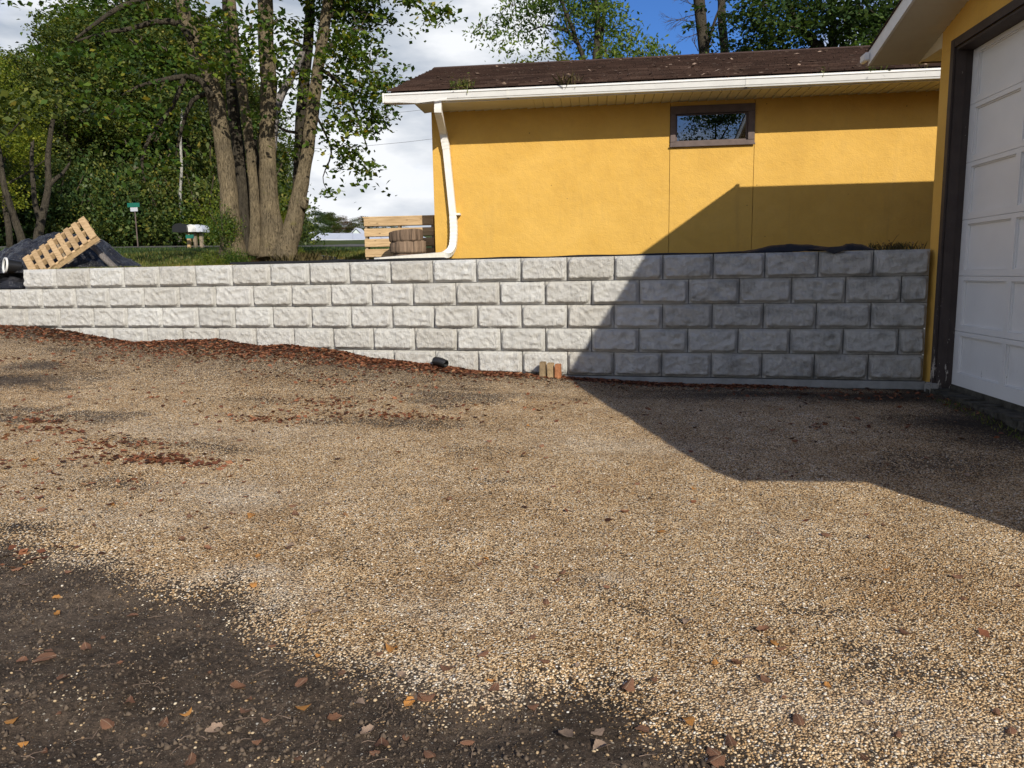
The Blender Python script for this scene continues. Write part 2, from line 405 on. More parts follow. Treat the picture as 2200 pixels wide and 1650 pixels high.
def m_shingle():
    a = NM('brown asphalt shingle'); co = a.coord('World')
    c = a.ramp(a.rnd(), [(0, (.038, .024, .020)), (.5, (.056, .036, .030)), (1, (.082, .055, .046))])
    c = a.mix(1, c, a.ramp(a.noise(co, 160, 3, .7), [(.3, (.45, .45, .45)), (.7, (1.6, 1.52, 1.45))]), 'MULTIPLY')
    c = a.mix(1, c, a.ramp(a.noise(co, 1.3, 6, .7), [(.3, (.75, .75, .78)), (.7, (1.3, 1.25, 1.2))]), 'MULTIPLY')
    c = a.mix(1, c, a.ramp(a.island(), [(0, (.8, .8, .8)), (1, (1.2, 1.2, 1.2))]), 'MULTIPLY')
    a.col(c).set(.95, .15); a.bump(a.noise(co, 220, 2), .004); return a.m
M['shingle'] = m_shingle()
def m_door():
    a = NM('old white door paint'); co = a.coord('World')
    c = a.ramp(a.noise(co, 1.4, 5, .6), [(.3, (.66, .66, .655)), (.7, (.73, .73, .725))])
    z = a.n('SeparateXYZ'); a.L.new(co, z.inputs[0])
    lo = a.mr(z.outputs[2], .25, 1.3, 1, 0)
    chip = a.noise(a.coord('World', (30, 30, 9)), 1.0, 7, .72)
    c = a.mix(a.math('MULTIPLY', a.mr(chip, .655, .68), a.math('ADD', lo, .12)), c, (.10, .09, .08))
    grime = a.noise(a.coord('World', (1, 1, .6)), 3, 6, .65)
    c = a.mix(a.math('MULTIPLY', a.mr(grime, .5, .75), a.math('MULTIPLY', lo, .35)), c, (.30, .28, .25))
    a.col(c).set(.5, .35); a.bump(chip, .002); return a.m
M['door'] = m_door()
def m_casing():
    a = NM('peeling dark brown trim'); co = a.coord('World')
    c = a.ramp(a.noise(co, 5, 5), [(.3, (.042, .032, .029)), (.7, (.062, .048, .043))])
    z = a.n('SeparateXYZ'); a.L.new(co, z.inputs[0])
    lo = a.mr(z.outputs[2], .2, 1.25, 1, 0)
    chip = a.noise(a.coord('World', (22, 22, 6)), 1.0, 7, .72)
    th = a.math('ADD', chip, a.math('MULTIPLY', lo, .10))
    c = a.mix(a.mr(th, .665, .685), c, (.42, .38, .33))
    a.col(c).set(.6, .3); a.bump(chip, .003); return a.m
M['casing'] = m_casing()
def m_tarp():
    a = NM('black plastic sheeting'); co = a.coord('World')
    a.col(a.ramp(a.noise(co, 5, 5), [(.35, (.008, .008, .010)), (.75, (.028, .028, .034))])).set(.22, .6)
    a.bump(a.noise(co, 9, 7, .6, dist=1.5), .05, .8); a.bump(a.noise(a.coord('World', (1, 1, 3)), 24, 5, .6, dist=2), .012, .8); return a.m
M['tarp'] = m_tarp()
def m_glass():
    a = NM('dark reflecting window glass')
    g = a.n('BsdfGlossy'); g.inputs['Roughness'].default_value = .0; g.inputs['Color'].default_value = (.9, .95, 1, 1)
    t = a.n('BsdfTransparent'); t.inputs[0].default_value = (.55, .58, .6, 1)
    m = a.n('MixShader'); m.inputs[0].default_value = .20
    a.L.new(t.outputs[0], m.inputs[1]); a.L.new(g.outputs[0], m.inputs[2]); a.L.new(m.outputs[0], a.out.inputs[0]); return a.m
M['glass'] = m_glass()
def m_fallen(name, stops):
    a = NM(name)
    c = a.ramp(a.island(), stops)
    c = a.mix(1, c, a.ramp(a.rnd(), [(0, (.7, .68, .66)), (1, (1.2, 1.15, 1.1))]), 'MULTIPLY')
    v = a.noise(a.coord('Object', (18, 60, 18)), 1, 4, .6)
    c = a.mix(1, c, a.ramp(v, [(.35, (.72, .7, .68)), (.65, (1.12, 1.12, 1.12))]), 'MULTIPLY')
    xo = a.n('SeparateXYZ'); a.L.new(a.coord(), xo.inputs[0]); ve = a.mr(a.math('ABSOLUTE', xo.outputs[1]), .008, .022, .55, 0)
    c = a.mix(ve, c, (.55, .42, .28))
    a.col(c).set(.7, .25); a.bump(v, .004)
    t = a.n('BsdfTranslucent'); a.L.new(c, t.inputs[0]); m = a.n('MixShader'); m.inputs[0].default_value = .18
    a.L.new(a.b.outputs[0], m.inputs[1]); a.L.new(t.outputs[0], m.inputs[2]); a.L.new(m.outputs[0], a.out.inputs[0]); return a.m
M['lf_brown'] = m_fallen('brown fallen leaf', [(0, (.17, .085, .05)), (.5, (.27, .14, .085)), (1, (.38, .22, .15))])
M['lf_orange'] = m_fallen('orange fallen leaf', [(0, (.50, .22, .06)), (1, (.66, .34, .10))])
M['lf_pale'] = m_fallen('pale dry leaf', [(0, (.30, .22, .17)), (1, (.42, .32, .25))])
M['lawnleaf'] = m_fallen('ochre leaves on grass', [(0, (.16, .09, .04)), (.5, (.30, .19, .07)), (.85, (.38, .29, .09)), (1, (.50, .33, .10))])
M['litter'] = m_fallen('russet leaf litter', [(0, (.055, .026, .016)), (.3, (.16, .062, .034)), (.65, (.27, .105, .055)), (.92, (.38, .175, .09)), (1, (.45, .27, .14))])
def m_pebble():
    a = NM('loose pea stones')
    c = a.ramp(a.island(), [(0, (.09, .062, .04)), (.22, (.26, .165, .085)), (.5, (.38, .265, .145)), (.75, (.49, .37, .225)), (.92, (.60, .51, .37)), (1, (.70, .66, .60))])
    a.col(c).set(.75, .3); return a.m
M['pebble'] = m_pebble()
def mbrick(name, c):
    a = NM(name); co = a.coord()
    cc = a.ramp(a.noise(co, 14, 6, .65), [(.35, np.array(c)*.7), (.65, np.array(c)*1.2)])
    a.col(cc).set(.95, .1); a.bump(a.noise(co, 60, 5), .01); return a.m
M['brick_tan'] = mbrick('dusty tan brick', (.36, .26, .15)); M['brick_red'] = mbrick('orange red brick', (.40, .175, .085)); M['brick_mud'] = mbrick('muddy brown brick', (.27, .20, .12))
M['blackplastic'] = simple('black ribbed plastic', (.012, .012, .013), .35, .5, .1)
M['metalroof'] = simple('pale metal roofing', (.50, .53, .60), .5, .4, .05, 1)
M['palewall'] = simple('pale blue boards', (.62, .70, .70), .7, .3, .05, 3)
M['green'] = simple('green sign sheet', (.01, .13, .095), .5, .4)
M['wire'] = simple('grey overhead cable', (.10, .10, .11), .6, .3)
M['grass'] = m_leaf('grass blades', [(0, (.06, .095, .022)), (.5, (.11, .14, .03)), (.8, (.17, .16, .045)), (1, (.26, .21, .08))], .3)
M['weed'] = m_leaf('weed leaves', [(0, (.05, .085, .02)), (.6, (.12, .15, .035)), (1, (.24, .21, .07))], .3)
M['drygrass'] = m_leaf('dry stems', [(0, (.11, .095, .05)), (1, (.24, .19, .11))], .15)

# ------------------------------------------------------------------ ground in front of the wall
WA = np.array([3.563, 8.78]); WU = np.array([-.99003, .14085]); WU /= np.linalg.norm(WU)
WN = np.array([WU[1], -WU[0]]); WN = WN if WN[1] < 0 else -WN          # out of the wall, towards the camera
WTOP = 1.705; RH = .29
prof = [(-6, .22), (-3, .20), (-.1, .153), (2.43, .165), (3.54, .200), (4.36, .255), (5.16, .292), (5.86, .372), (6.65, .436), (7.19, .545), (7.89, .612), (8.33, .585), (8.91, .685), (9.76, .660), (10.32, .626), (11.12, .722), (11.7, .815), (12.31, .846), (12.83, .876), (15, 1.1), (19, 1.55), (26, 1.7)]
ps = np.array([p[0] for p in prof]); pz = np.array([p[1] for p in prof])
def gz(x, y):
    x = np.asarray(x, float); y = np.asarray(y, float)
    s = (x-WA[0])*WU[0]+(y-WA[1])*WU[1]
    q = (x-WA[0])*WN[0]+(y-WA[1])*WN[1]
    zb = np.interp(s, ps, pz)
    far = .02+.045*np.clip(-x-1, 0, 20)-.006*np.clip(x, 0, 5)
    sm = np.interp(s, [-6, 3, 6, 9, 13, 20], [.18, .17, .33, .55, .78, 1.4])
    w = np.exp(-(np.clip(q, 0, 50)/3.6)**2); wb = np.exp(-(np.clip(q, 0, 50)/.42)**2)
    z = far*(1-w)+sm*w+(zb-sm)*wb
    z = z+.028*fbm(x*.7, y*.7, 3, 3)*(1-wb)+.010*fbm(x*3, y*3, 9, 3)+.004*fbm(x*14, y*14, 21, 2)
    # low soil hollow by the camera and the two trodden mounds on the left
    df = dirt_front(x, y); z = z-.045*df+df*(.034*fbm(x*1.7, y*2.4, 13, 3)+.018*fbm(x*5, y*7, 15, 3)-.014*np.abs(fbm(x*2.2, y*3.1, 19, 4)))
    return z
def seg_side(pts, x, y):
    """signed distance to a polyline given left to right; positive on the camera's side"""
    best = np.full(np.shape(x), 1e9); sgn = np.ones(np.shape(x))
    for (x0, y0), (x1, y1) in zip(pts[:-1], pts[1:]):
        dx, dy = x1-x0, y1-y0; t = np.clip(((x-x0)*dx+(y-y0)*dy)/(dx*dx+dy*dy), 0, 1)
        d = np.hypot(x-x0-t*dx, y-y0-t*dy); side = np.where((x-x0)*dy-(y-y0)*dx > 0, 1., -1.)
        m = d < best; best = np.where(m, d, best); sgn = np.where(m, side, sgn)
    return best*sgn
_edge = [(-400, 1150), (0, 1192), (90, 1218), (240, 1242), (310, 1272), (420, 1284), (500, 1262), (545, 1290), (560, 1345), (640, 1385), (720, 1418), (830, 1440), (960, 1482), (1080, 1478), (1160, 1462), (1290, 1452), (1350, 1490), (1400, 1535), (1500, 1575), (1640, 1612), (1780, 1645), (2300, 1700)]
EDGE = [tuple(hit(a, b, [0, 0, 1], 0.0)[:2]) for a, b in _edge]
def dirt_front(x, y): return sstep(-.16, .24, seg_side(EDGE, x, y))
def gpt(px, py, z0=.05):
    z = z0
    for _ in range(12):
        p = hit(px, py, [0, 0, 1], z); z = .5*z+.5*float(gz(p[0], p[1]))
    return np.array([p[0], p[1], float(gz(p[0], p[1]))])
_SC = {}
def spots(lst, x, y):
    """soft ellipses given by their middle pixel and size in metres"""
    r = np.zeros(np.shape(x)); xw = x+.28*fbm(x*1.6, y*2.4, 61, 4); yw = y+.16*fbm(x*1.8, y*2.6, 67, 4)
    for px, py, a, b, k in lst:
        if (px, py) not in _SC: _SC[(px, py)] = gpt(px, py)
        c = _SC[(px, py)]; r = np.maximum(r, k*np.exp(-(((xw-c[0])/a)**2+((yw-c[1])/b)**2)))
    return r
DIRT = [(80, 786, .5, .30, .95), (30, 818, .6, .28, 1), (110, 812, .4, .2, .7), (200, 812, .25, .18, .6), (600, 735, 1.0, .25, .9), (760, 785, 1.2, .35, .72), (430, 745, .8, .3, .6), (560, 860, .5, .18, .48), (860, 905, .8, .2, .6),
        (700, 905, .4, .15, .45), (450, 957, .4, .12, .45), (40, 1130, .25, .12, .75), (260, 1040, .25, .14, .5), (1730, 1320, .25, .05, .34), (1900, 1405, .22, .05, .55), (1950, 1440, .35, .06, .45), (1080, 1035, .2, .06, .35), (1340, 1285, .13, .05, .4), (1380, 1310, .1, .05, .45), (470, 1360, .3, .1, .8),
        (1700, 845, 1.6, .35, .8), (1900, 850, 1.2, .40, 1), (2150, 905, .8, .55, 1), (2080, 1000, .6, .35, .5), (2190, 940, .5, .5, .9), (1600, 835, 1, .25, .7), (1780, 1240, .15, .06, .33), (2190, 1225, .1, .06, .4), (250, 715, 1.5, .25, .85), (80, 712, 1, .25, .9), (120, 735, 1.2, .2, .35)]
PALE = [(430, 930, .9, .25, .35), (1330, 960, .7, .25, .5), (500, 1060, .5, .25, .8), (960, 1310, .35, .12, .5), (1340, 1260, .18, .07, .8), (860, 1440, .3, .08, .9), (600, 1300, .25, .18, .8), (1000, 1460, .12, .07, 1), (480, 1250, .35, .08, .9), (180, 1195, .25, .08, .8), (1750, 1500, .4, .1, .5), (2000, 1570, .35, .1, .55), (300, 1120, .5, .15, .4), (1720, 1140, .3, .12, .35)]
def m_vals(x, y):
    q = (x-WA[0])*WN[0]+(y-WA[1])*WN[1]
    s = (x-WA[0])*WU[0]+(y-WA[1])*WU[1]
    strip = np.maximum(np.where(s > 5, .98, .75)*np.exp(-(np.clip(q-.05, 0, 9)/np.interp(s, [2.5, 4.5, 5.8, 9, 11], [.30, .4, .7, .7, .5]))**2), .58*np.exp(-(np.clip(q-.05, 0, 9)/np.interp(s, [2.5, 4.5, 5.8, 9, 11, 13], [.30, .8, 1.9, 2.0, 1.4, .9]))**2))
    d = np.maximum.reduce([dirt_front(x, y), spots(DIRT, x, y), strip])
    n = fbm(x*1.1+5, y*1.9, 77, 4)
    d = np.maximum(d, .60*sstep(.25, .55, n)*sstep(3.2, 5.5, s))
    q2 = fbm(x*.45+3, y*1.3, 91, 4); d = np.maximum(d, .58*sstep(.12, .45, q2)*np.exp(-(np.clip(q-1.3, 0, 9)/1.6)**2)*(s > 3.5))
    # garage side is bare soil, behind the camera too
    d = np.maximum(d, sstep(3.0, 3.5, x)*.9)
    return d, spots(PALE, x, y)
def axis(a, b, step, lo, hi, g=1.28):
    mid = list(np.arange(a, b+step/2, step)); o = []; s = step; v = a
    while v > lo: s *= g; v -= s; o.append(max(v, lo))
    o2 = []; s = step; v = b
    while v < hi: s *= g; v += s; o2.append(min(v, hi))
    return np.array(o[::-1]+mid+o2)
xs = axis(-6.6, 3.9, .037, -400, 400)
ts = axis(0, 8.0, .036, -.7, 300)           # distance in front of the wall line (0 = wall)
def ground_mesh():
    # grid aligned with the wall: s runs along it, q comes out of it
    ss = axis(-.35, 11.8, .04, -400, 400); qs = axis(0.0, 7.6, .036, -.25, 400)
    S, Q = np.meshgrid(ss, qs)
    X = WA[0]+S*WU[0]+Q*WN[0]; Y = WA[1]+S*WU[1]+Q*WN[1]
    Z = gz(X, Y); n0, n1 = S.shape
    idx = np.arange(n0*n1).reshape(n0, n1)
    Fq = np.stack([idx[:-1, :-1], idx[:-1, 1:], idx[1:, 1:], idx[1:, :-1]], -1).reshape(-1, 4)
    V = np.stack([X, Y, Z], -1).reshape(-1, 3)
    me = mesh_np('ground', V, Fq, True)
    if me.polygons[0].normal.z < 0: me.flip_normals()
    d, p = m_vals(V[:, 0], V[:, 1])
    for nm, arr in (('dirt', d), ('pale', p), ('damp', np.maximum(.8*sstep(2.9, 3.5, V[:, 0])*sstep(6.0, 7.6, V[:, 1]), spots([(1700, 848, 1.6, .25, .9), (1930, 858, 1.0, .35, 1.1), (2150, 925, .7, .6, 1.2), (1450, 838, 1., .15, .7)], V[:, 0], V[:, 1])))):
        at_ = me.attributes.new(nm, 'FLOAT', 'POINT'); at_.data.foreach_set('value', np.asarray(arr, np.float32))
    return me
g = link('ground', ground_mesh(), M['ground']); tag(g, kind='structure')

# ground behind the wall: lawn, rising gently away, with the lane
def lz(x, y):
    x = np.asarray(x, float); y = np.asarray(y, float)
    q = -((x-WA[0])*WN[0]+(y-WA[1])*WN[1])
    D = np.hypot(x, y)
    z = 1.66+.055*np.clip(D-11.5, 0, 400)*sstep(.1, 6, q)
    z = z+.05*fbm(x*.5, y*.5, 31, 3)*sstep(.3, 2, q)
    z = np.where(x > -2.3, 1.66, z) if False else z
    return np.where((x > -3.0) & (y < 15.5) & (x < 9), np.minimum(z, 1.68), z)
def lawn_mesh():
    ss = axis(4.5, 12, .12, -500, 500, 1.2); qs = axis(.12, 9, .12, .12, 700, 1.12)
    S, Q = np.meshgrid(ss, qs)
    X = WA[0]+S*WU[0]-Q*WN[0]; Y = WA[1]+S*WU[1]-Q*WN[1]
    Z = lz(X, Y); n0, n1 = S.shape; idx = np.arange(n0*n1).reshape(n0, n1)
    Fq = np.stack([idx[:-1, :-1], idx[1:, :-1], idx[1:, 1:], idx[:-1, 1:]], -1).reshape(-1, 4)
    V = np.stack([X, Y, Z], -1).reshape(-1, 3)
    me = mesh_np('lawn', V, Fq, True)
    if me.polygons[len(me.polygons)//2].normal.z < 0: me.flip_normals()
    x, y = V[:, 0], V[:, 1]; D = np.hypot(x, y)
    lt = np.exp(-(((x+5.6)/3.2)**2+((y-12.8)/2.2)**2))
    c = at(255, 578, 14.2)
    ea = np.maximum(np.exp(-(((x-c[0])/.9)**2+((y-c[1])/.7)**2)), sstep(-7.6, -8.4, x)*(D < 15.5))
    for nm, arr in (('litter', lt), ('road', 0*x), ('earth', ea)):
        at_ = me.attributes.new(nm, 'FLOAT', 'POINT'); at_.data.foreach_set('value', np.asarray(arr, np.float32))
    return me
lw = link('lawn', lawn_mesh(), M['lawn']); tag(lw, kind='structure')
# the lane across the lawn, a sheet a little above it
def lane():
    pts = []
    for px in np.linspace(-500, 900, 40):
        c = at(px, 530, 30+.004*(px-300)); pts.append(c[:2])
    pts = np.array(pts); V = []; Fq = []
    r0 = np.array([p/np.linalg.norm(p) for p in pts])
    for p, u in zip(pts, r0):
        for w in np.linspace(-1.9, 1.9, 6):
            q = p+u*w; V.append((q[0], q[1], float(lz(q[0], q[1]))+.04-.01*abs(w)))
    for i in range(len(pts)-1):
        for k in range(5): a = i*6+k; Fq.append((a, a+1, a+7, a+6))
    me = mesh_np('lane', V, Fq, True)
    if me.polygons[0].normal.z < 0: me.flip_normals()
    return me
M['asphalt'] = simple('grey tarred lane', (.10, .098, .093), .9, .2, .15, 5, .01)
tag(link('lane', lane(), M['asphalt']), kind='structure')

# ------------------------------------------------------------------ retaining wall of rock faced blocks
def sk(k): return .5672*k+.000825*k*k                      # joints measured along the wall
wall = empty('retaining_wall', (WA[0], WA[1], 0), math.atan2(WU[1], WU[0]))
tag(wall, 'low retaining wall of pale grey rock-faced concrete blocks beside the gravel', 'retaining wall')
def block_mesh(i, w, h=RH, nx=44, nz_=24):
    """local x runs left along the wall, y comes out of it (towards the camera), z up; origin at the lower corner"""
    r = np.random.default_rng(100+i); ox, oz = r.random(2)*50
    tx = np.linspace(0, 1, nx); tx = .5-.5*np.cos(tx*math.pi)*.35-.5*(1-2*tx)*.65
    tz = np.linspace(0, 1, nz_); tz = .5-.5*np.cos(tz*math.pi)*.35-.5*(1-2*tz)*.65
    X, Z = np.meshgrid(tx*(w-.006)+.003, tz*(h-.004)+.002)
    m = .015+.009*(vn(X*9+ox, Z*9+oz, i)-.5)+.008*np.clip(.5-Z/h, 0, 1)*vn(X*14+ox, Z*0, i+2)
    cx = .030; 
    ex = np.minimum(X, w-X)-m; ez = np.minimum(Z*1.0, (h-Z)*1.0)-m
    # rounded rectangle distance
    rr = .045
    dx = np.clip(rr-ex, 0, None); dz = np.clip(rr-ez, 0, None); d = rr-np.hypot(dx, dz)
    d = np.where((ex < 0) | (ez < 0), np.minimum(d, 0), d)
    up = np.clip(d/.026, 0, 1); up = 1-(1-up)**2
    body = .040+.012*fbm(X*4+ox, Z*4+oz, i+5, 3)
    slope = -.020*(Z/h-.55)                                  # fuller towards the foot, so the lower edge undercuts
    n1 = fbm(X*11+ox+Z*6, Z*16+oz, i+9, 4, .55)
    ridge = 1-np.abs(fbm(X*7+ox-Z*8, Z*9+oz+X*3, i+14, 3))*2.2
    rel = .014*n1+.010*np.clip(ridge, -1, 1)
    foot = np.exp(-((Z-.055)/.022)**2)*.010*(fbm(X*20+ox, Z*6, i+3, 2))
    H = up*(body+slope+rel*1.15+foot)
    H = np.clip(H, 0, .09)
    idx = np.arange(nx*nz_).reshape(nz_, nx)
    Fq = np.stack([idx[:-1, :-1], idx[1:, :-1], idx[1:, 1:], idx[:-1, 1:]], -1).reshape(-1, 4)
    V = list(np.stack([X, H, Z], -1).reshape(-1, 3)); Fq = [tuple(f) for f in Fq]
    # body behind the face
    b = len(V); dp = -.22
    border = list(idx[0, :])+list(idx[1:, -1])+list(idx[-1, -2::-1])+list(idx[-2:0:-1, 0])
    for q in border: V.append(np.array([V[q][0], dp, V[q][2]]))
    nb = len(border)
    me = bpy.data.meshes.new('block')
    fs = Fq+[(border[k], border[(k+1) % nb], b+(k+1) % nb, b+k) for k in range(nb)]
    me.from_pydata([tuple(map(float, v)) for v in V], [], fs); me.update()
    sm = [True]*len(Fq)+[False]*nb; me.polygons.foreach_set('use_smooth', sm)
    bm = bmesh.new(); bm.from_mesh(me); bmesh.ops.recalc_face_normals(bm, faces=bm.faces); bm.to_mesh(me); bm.free()
    me.materials.append(M['block']); return me
WSTD = .577
BM = [block_mesh(i, WSTD) for i in range(14)]
HALF = [block_mesh(50+i, .276) for i in range(2)]
rb = random.Random(8); last = -1
for row in range(5):
    z0 = WTOP-(row+1)*RH
    js = [0.]+[sk(k) for k in range(1, 30)] if row % 2 == 0 else [0.]+[sk(k-.5)-.012 for k in range(1, 30)]
    for k in range(len(js)-1):
        a, b = js[k], js[k+1]
        if row == 0 and k >= 21: break
        if a > 15: break
        if row >= 3 and a > 12.4: break
        if row == 4 and a > 8.2: break
        hf = (b-a) < .4
        if hf: me = HALF[row//2 % 2]; w0 = .276
        else:
            q = rb.choice([i for i in range(14) if i != last]); last = q; me = BM[q]; w0 = WSTD
        o = link('block', me, None, wall)
        o.location = (a+.002, .004*rb.uniform(-1, 1)-.012*(4-row)*0+.0, z0+.001)
        sx = (b-a-.004)/w0
        flip = (not hf) and rb.random() < .5
        o.scale = (sx, 1, (RH-.003)/RH)
        o.rotation_euler = (rb.uniform(-.006, .006), 0, rb.uniform(-.003, .003))
f = MB().box(-.02, 9.6, -.24, .035, .165, WTOP-5*RH-.006).box(-.02, 9.6, -.24, .012, .0, .163)
f.build('footing', M['footing'], wall)
MB().box(.01, 12.2, -.21, -.05, .0, WTOP-.03).box(12.21, 16, -.21, -.05, .0, WTOP-RH-.03).build('core', M['footing'], wall)
# fabric laid over the back of the wall
fb = empty('landscape_fabric', (WA[0], WA[1], WTOP), math.atan2(WU[1], WU[0]))
tag(fb, 'black landscape fabric strip along the wall top, humped up in the shade near the garage', 'fabric')
n = 240; V = []; rf = np.random.default_rng(4)
sx = np.linspace(1.4, 8.75, n)
for i, s in enumerate(sx):
    e1 = .010+.010*vn(s*3, 0, 5); up = .012+.012*vn(s*2.1, 1, 6)+(.014 if s > 5.6 else 0)
    for (y, z) in ((.0-e1*0-.03, .004), (-.05, up), (-.16, up*.8), (-.26, -.03)): V.append((s, y, z))
Fq = [(i*4+k, i*4+k+1, i*4+k+5, i*4+k+4) for i in range(n-1) for k in range(3)]
link('strip', mesh_np('strip', V, Fq, True), M['fabric'], fb)
# hump of crumpled fabric
def sheet(name, s0, s1, hs, y0, y1, parent, mat, seed, amp=.015):
    nx, ny = 46, 14; V = []
    for i in range(nx):
        t = i/(nx-1); s = s0+(s1-s0)*t
        h = np.interp(t, [a for a, b in hs], [b for a, b in hs])
        for j in range(ny):
            u = j/(ny-1); y = y0+(y1-y0)*u
            z = h*math.sin(math.pi*min(1, u*1.15))**.6 if 0 < u < .87 else 0
            z += amp*float(fbm(np.array(s*9), np.array(y*9), seed, 3))*(.3+h*8)
            V.append((s, y, max(z, .002)+.004))
    Fq = [(i*ny+j, i*ny+j+1, (i+1)*ny+j+1, (i+1)*ny+j) for i in range(nx-1) for j in range(ny-1)]
    o = link(name, mesh_np(name, V, Fq, True), mat, parent); return o
sheet('fold', .82, 2.05, [(0, 0), (.12, .028), (.35, .085), (.6, .088), (.8, .04), (1, .005)], .0, -.30, fb, M['fabric'], 3)
sheet('fold', .52, .98, [(0, 0), (.3, .07), (.65, .075), (1, 0)], -.10, -.38, fb, M['fabric'], 6)
c = MB().add([(.86, .055, .008), (1.10, .045, .010), (1.30, -.02, .03), (.98, .062, -.035), (.90, -.02, .05)], [(0, 3, 1), (1, 2, 4), (0, 1, 4)])
c.build('loose_corner', M['fabric'], fb)
# soil that fills the strip behind the wall (right part), between wall and shed
_c = [wp0 for wp0 in (WA-WN*.23+WU*-.1, WA-WN*.23+WU*6.6)]
fill = MB(); _q = [(_c[0][0], _c[0][1]), (3.9, 11.42), (_c[1][0], 11.42), (_c[1][0], _c[1][1])]
fill.add([(a, b, 1.0) for a, b in _q]+[(a, b, 1.655) for a, b in _q], [(0, 1, 2, 3), (4, 7, 6, 5), (0, 4, 5, 1), (1, 5, 6, 2), (2, 6, 7, 3), (3, 7, 4, 0)])

# ------------------------------------------------------------------ yellow shed
YH = 11.44; ZS = 3.905; XL = -2.492; XR = 5.6; GF = 10.68
shed = empty('shed', (XL, YH, 1.6))
def rel(o, p): o.parent = p; o.matrix_parent_inverse = Matrix.Translation(-Vector(p.location)) if not any(p.rotation_euler) else p.matrix_world.inverted(); return o
tag(shed, 'yellow stucco shed with brown shingle roof and white gutter above the block wall', 'shed')
def P(mb, name, mat, parent, base, **k):
    """build in world coordinates, then hang under its parent"""
    o = mb.build(name, mat, None, **k); o.parent = parent; o.location = -Vector(base); return o
SB = (XL, YH, 1.6)
def house(mb, name, mat, **k): return P(mb, name, mat, shed, SB, **k)
x1, x2 = .995, 2.176; g_ = .0035
house(MB().box(XL, x1-g_, YH, YH+.14, 1.2, ZS+.05), 'wall_panel', M['stucco'])
house(MB().box(x2+g_, XR, YH, YH+.14, 1.2, ZS+.05), 'wall_panel', M['stucco'])
house(MB().box(x1+g_, x2-g_, YH, YH+.14, 1.2, 3.286), 'wall_panel', M['stucco'])
house(MB().box(x1+g_, x2-g_, YH, YH+.14, 3.845, ZS+.05), 'wall_panel', M['stucco'])
house(MB().box(x1-.03, x2+.03, YH+.13, YH+.15, 1.2, 3.29), 'backing', M['brown'])
house(MB().box(XL, XL+.14, YH+.142, 17.6, 1.2, ZS+.05), 'side_wall', M['stucco'])
house(MB().box(XL, XR, 17.6, 17.74, 1.2, ZS+.05), 'rear_wall', M['stucco'])
# window
wf = MB()
fo = YH-.028
wf.box(x1+.002, x2-.002, fo, YH+.05, 3.288, 3.345).box(x1+.002, x2-.002, fo, YH+.05, 3.735, 3.842)
wf.box(x1+.002, x1+.078, fo, YH+.05, 3.347, 3.733).box(x2-.095, x2-.002, fo, YH+.05, 3.347, 3.733)
win = house(wf, 'window', M['brown'], bevel=.004)
def sub(mb, name, mat, par=win, **k):
    o = mb.build(name, mat, None, **k); o.parent = par; return o
s_ = MB().box(x1+.080, x2-.097, YH+.012, YH+.04, 3.347, 3.368).box(x1+.080, x1+.102, YH+.012, YH+.04, 3.37, 3.731).box(x2-.119, x2-.097, YH+.012, YH+.04, 3.37, 3.731).box(x1+.104, x2-.121, YH+.012, YH+.04, 3.715, 3.731)
sub(s_, 'sash', M['brown'], bevel=.003)
sub(MB().box(x1-.004, x2+.004, fo-.018, fo-.001, 3.276, 3.300), 'sill', M['brown'], bevel=.003)
sub(MB().box(x1+.103, x2-.12, YH+.026, YH+.030, 3.369, 3.714), 'pane', M['glass'])
sub(MB().box(x1+.05, x2-.05, YH+.5, YH+.52, 3.0, 4.2), 'dark_interior', M['inside'])
# roof
EY, EZ, SL, RY = 10.72, 4.065, .348, 13.95
RXL, RXR = -2.95, 5.7
RZ = EZ+SL*(RY-EY); nv = np.array([0, -SL, 1])/math.hypot(SL, 1); tv = np.array([0, 1, SL])/math.hypot(SL, 1)
house(MB().prism_x([(EY+.02, EZ-.055), (EY+.02, EZ-.02), (RY, RZ-.02), (2*RY-EY, EZ-.02), (2*RY-EY, EZ-.055), (RY, RZ-.055)], RXL+.02, RXR), 'roof_deck', M['brown'])
house(MB().prism_x([(RY, RZ-.017), (RY, RZ-.001), (2*RY-EY+.03, EZ-.001), (2*RY-EY+.03, EZ-.017)], RXL, RXR), 'rear_roof', M['shingle'])
house(MB().prism_x([(RY-.13, RZ-.03), (RY, RZ+.022), (RY+.13, RZ-.03), (RY+.13, RZ-.04), (RY, RZ+.012), (RY-.13, RZ-.04)], RXL-.01, RXR), 'ridge_cap', M['shingle'])
SW, EXP = .305, .142; nrow = int(math.hypot(RY-EY, RZ-EZ)/EXP)
def shingle_mesh(k, rr):
    q = MB(); w = SW-.007; t0 = .017+.007*rr.random(); dz = .012*(rr.random()-.5)
    a = np.array([1., 0, 0])
    q.add([(0, -.0, .004), (w, 0, .004), (w, 0, .004+t0), (0, 0, .004+t0), (0, EXP+.03, 0.0), (w, EXP+.03, 0.0), (w, EXP+.03, .003), (0, EXP+.03, .003)],
          [(0, 1, 2, 3), (3, 2, 6, 7), (4, 7, 6, 5), (0, 4, 5, 1), (0, 3, 7, 4), (1, 5, 6, 2)])
    return q.mesh('shingle')
rs_ = random.Random(2); SM = [shingle_mesh(i, rs_) for i in range(6)]
rotx = math.atan(SL); far = MB(); cnt = 0
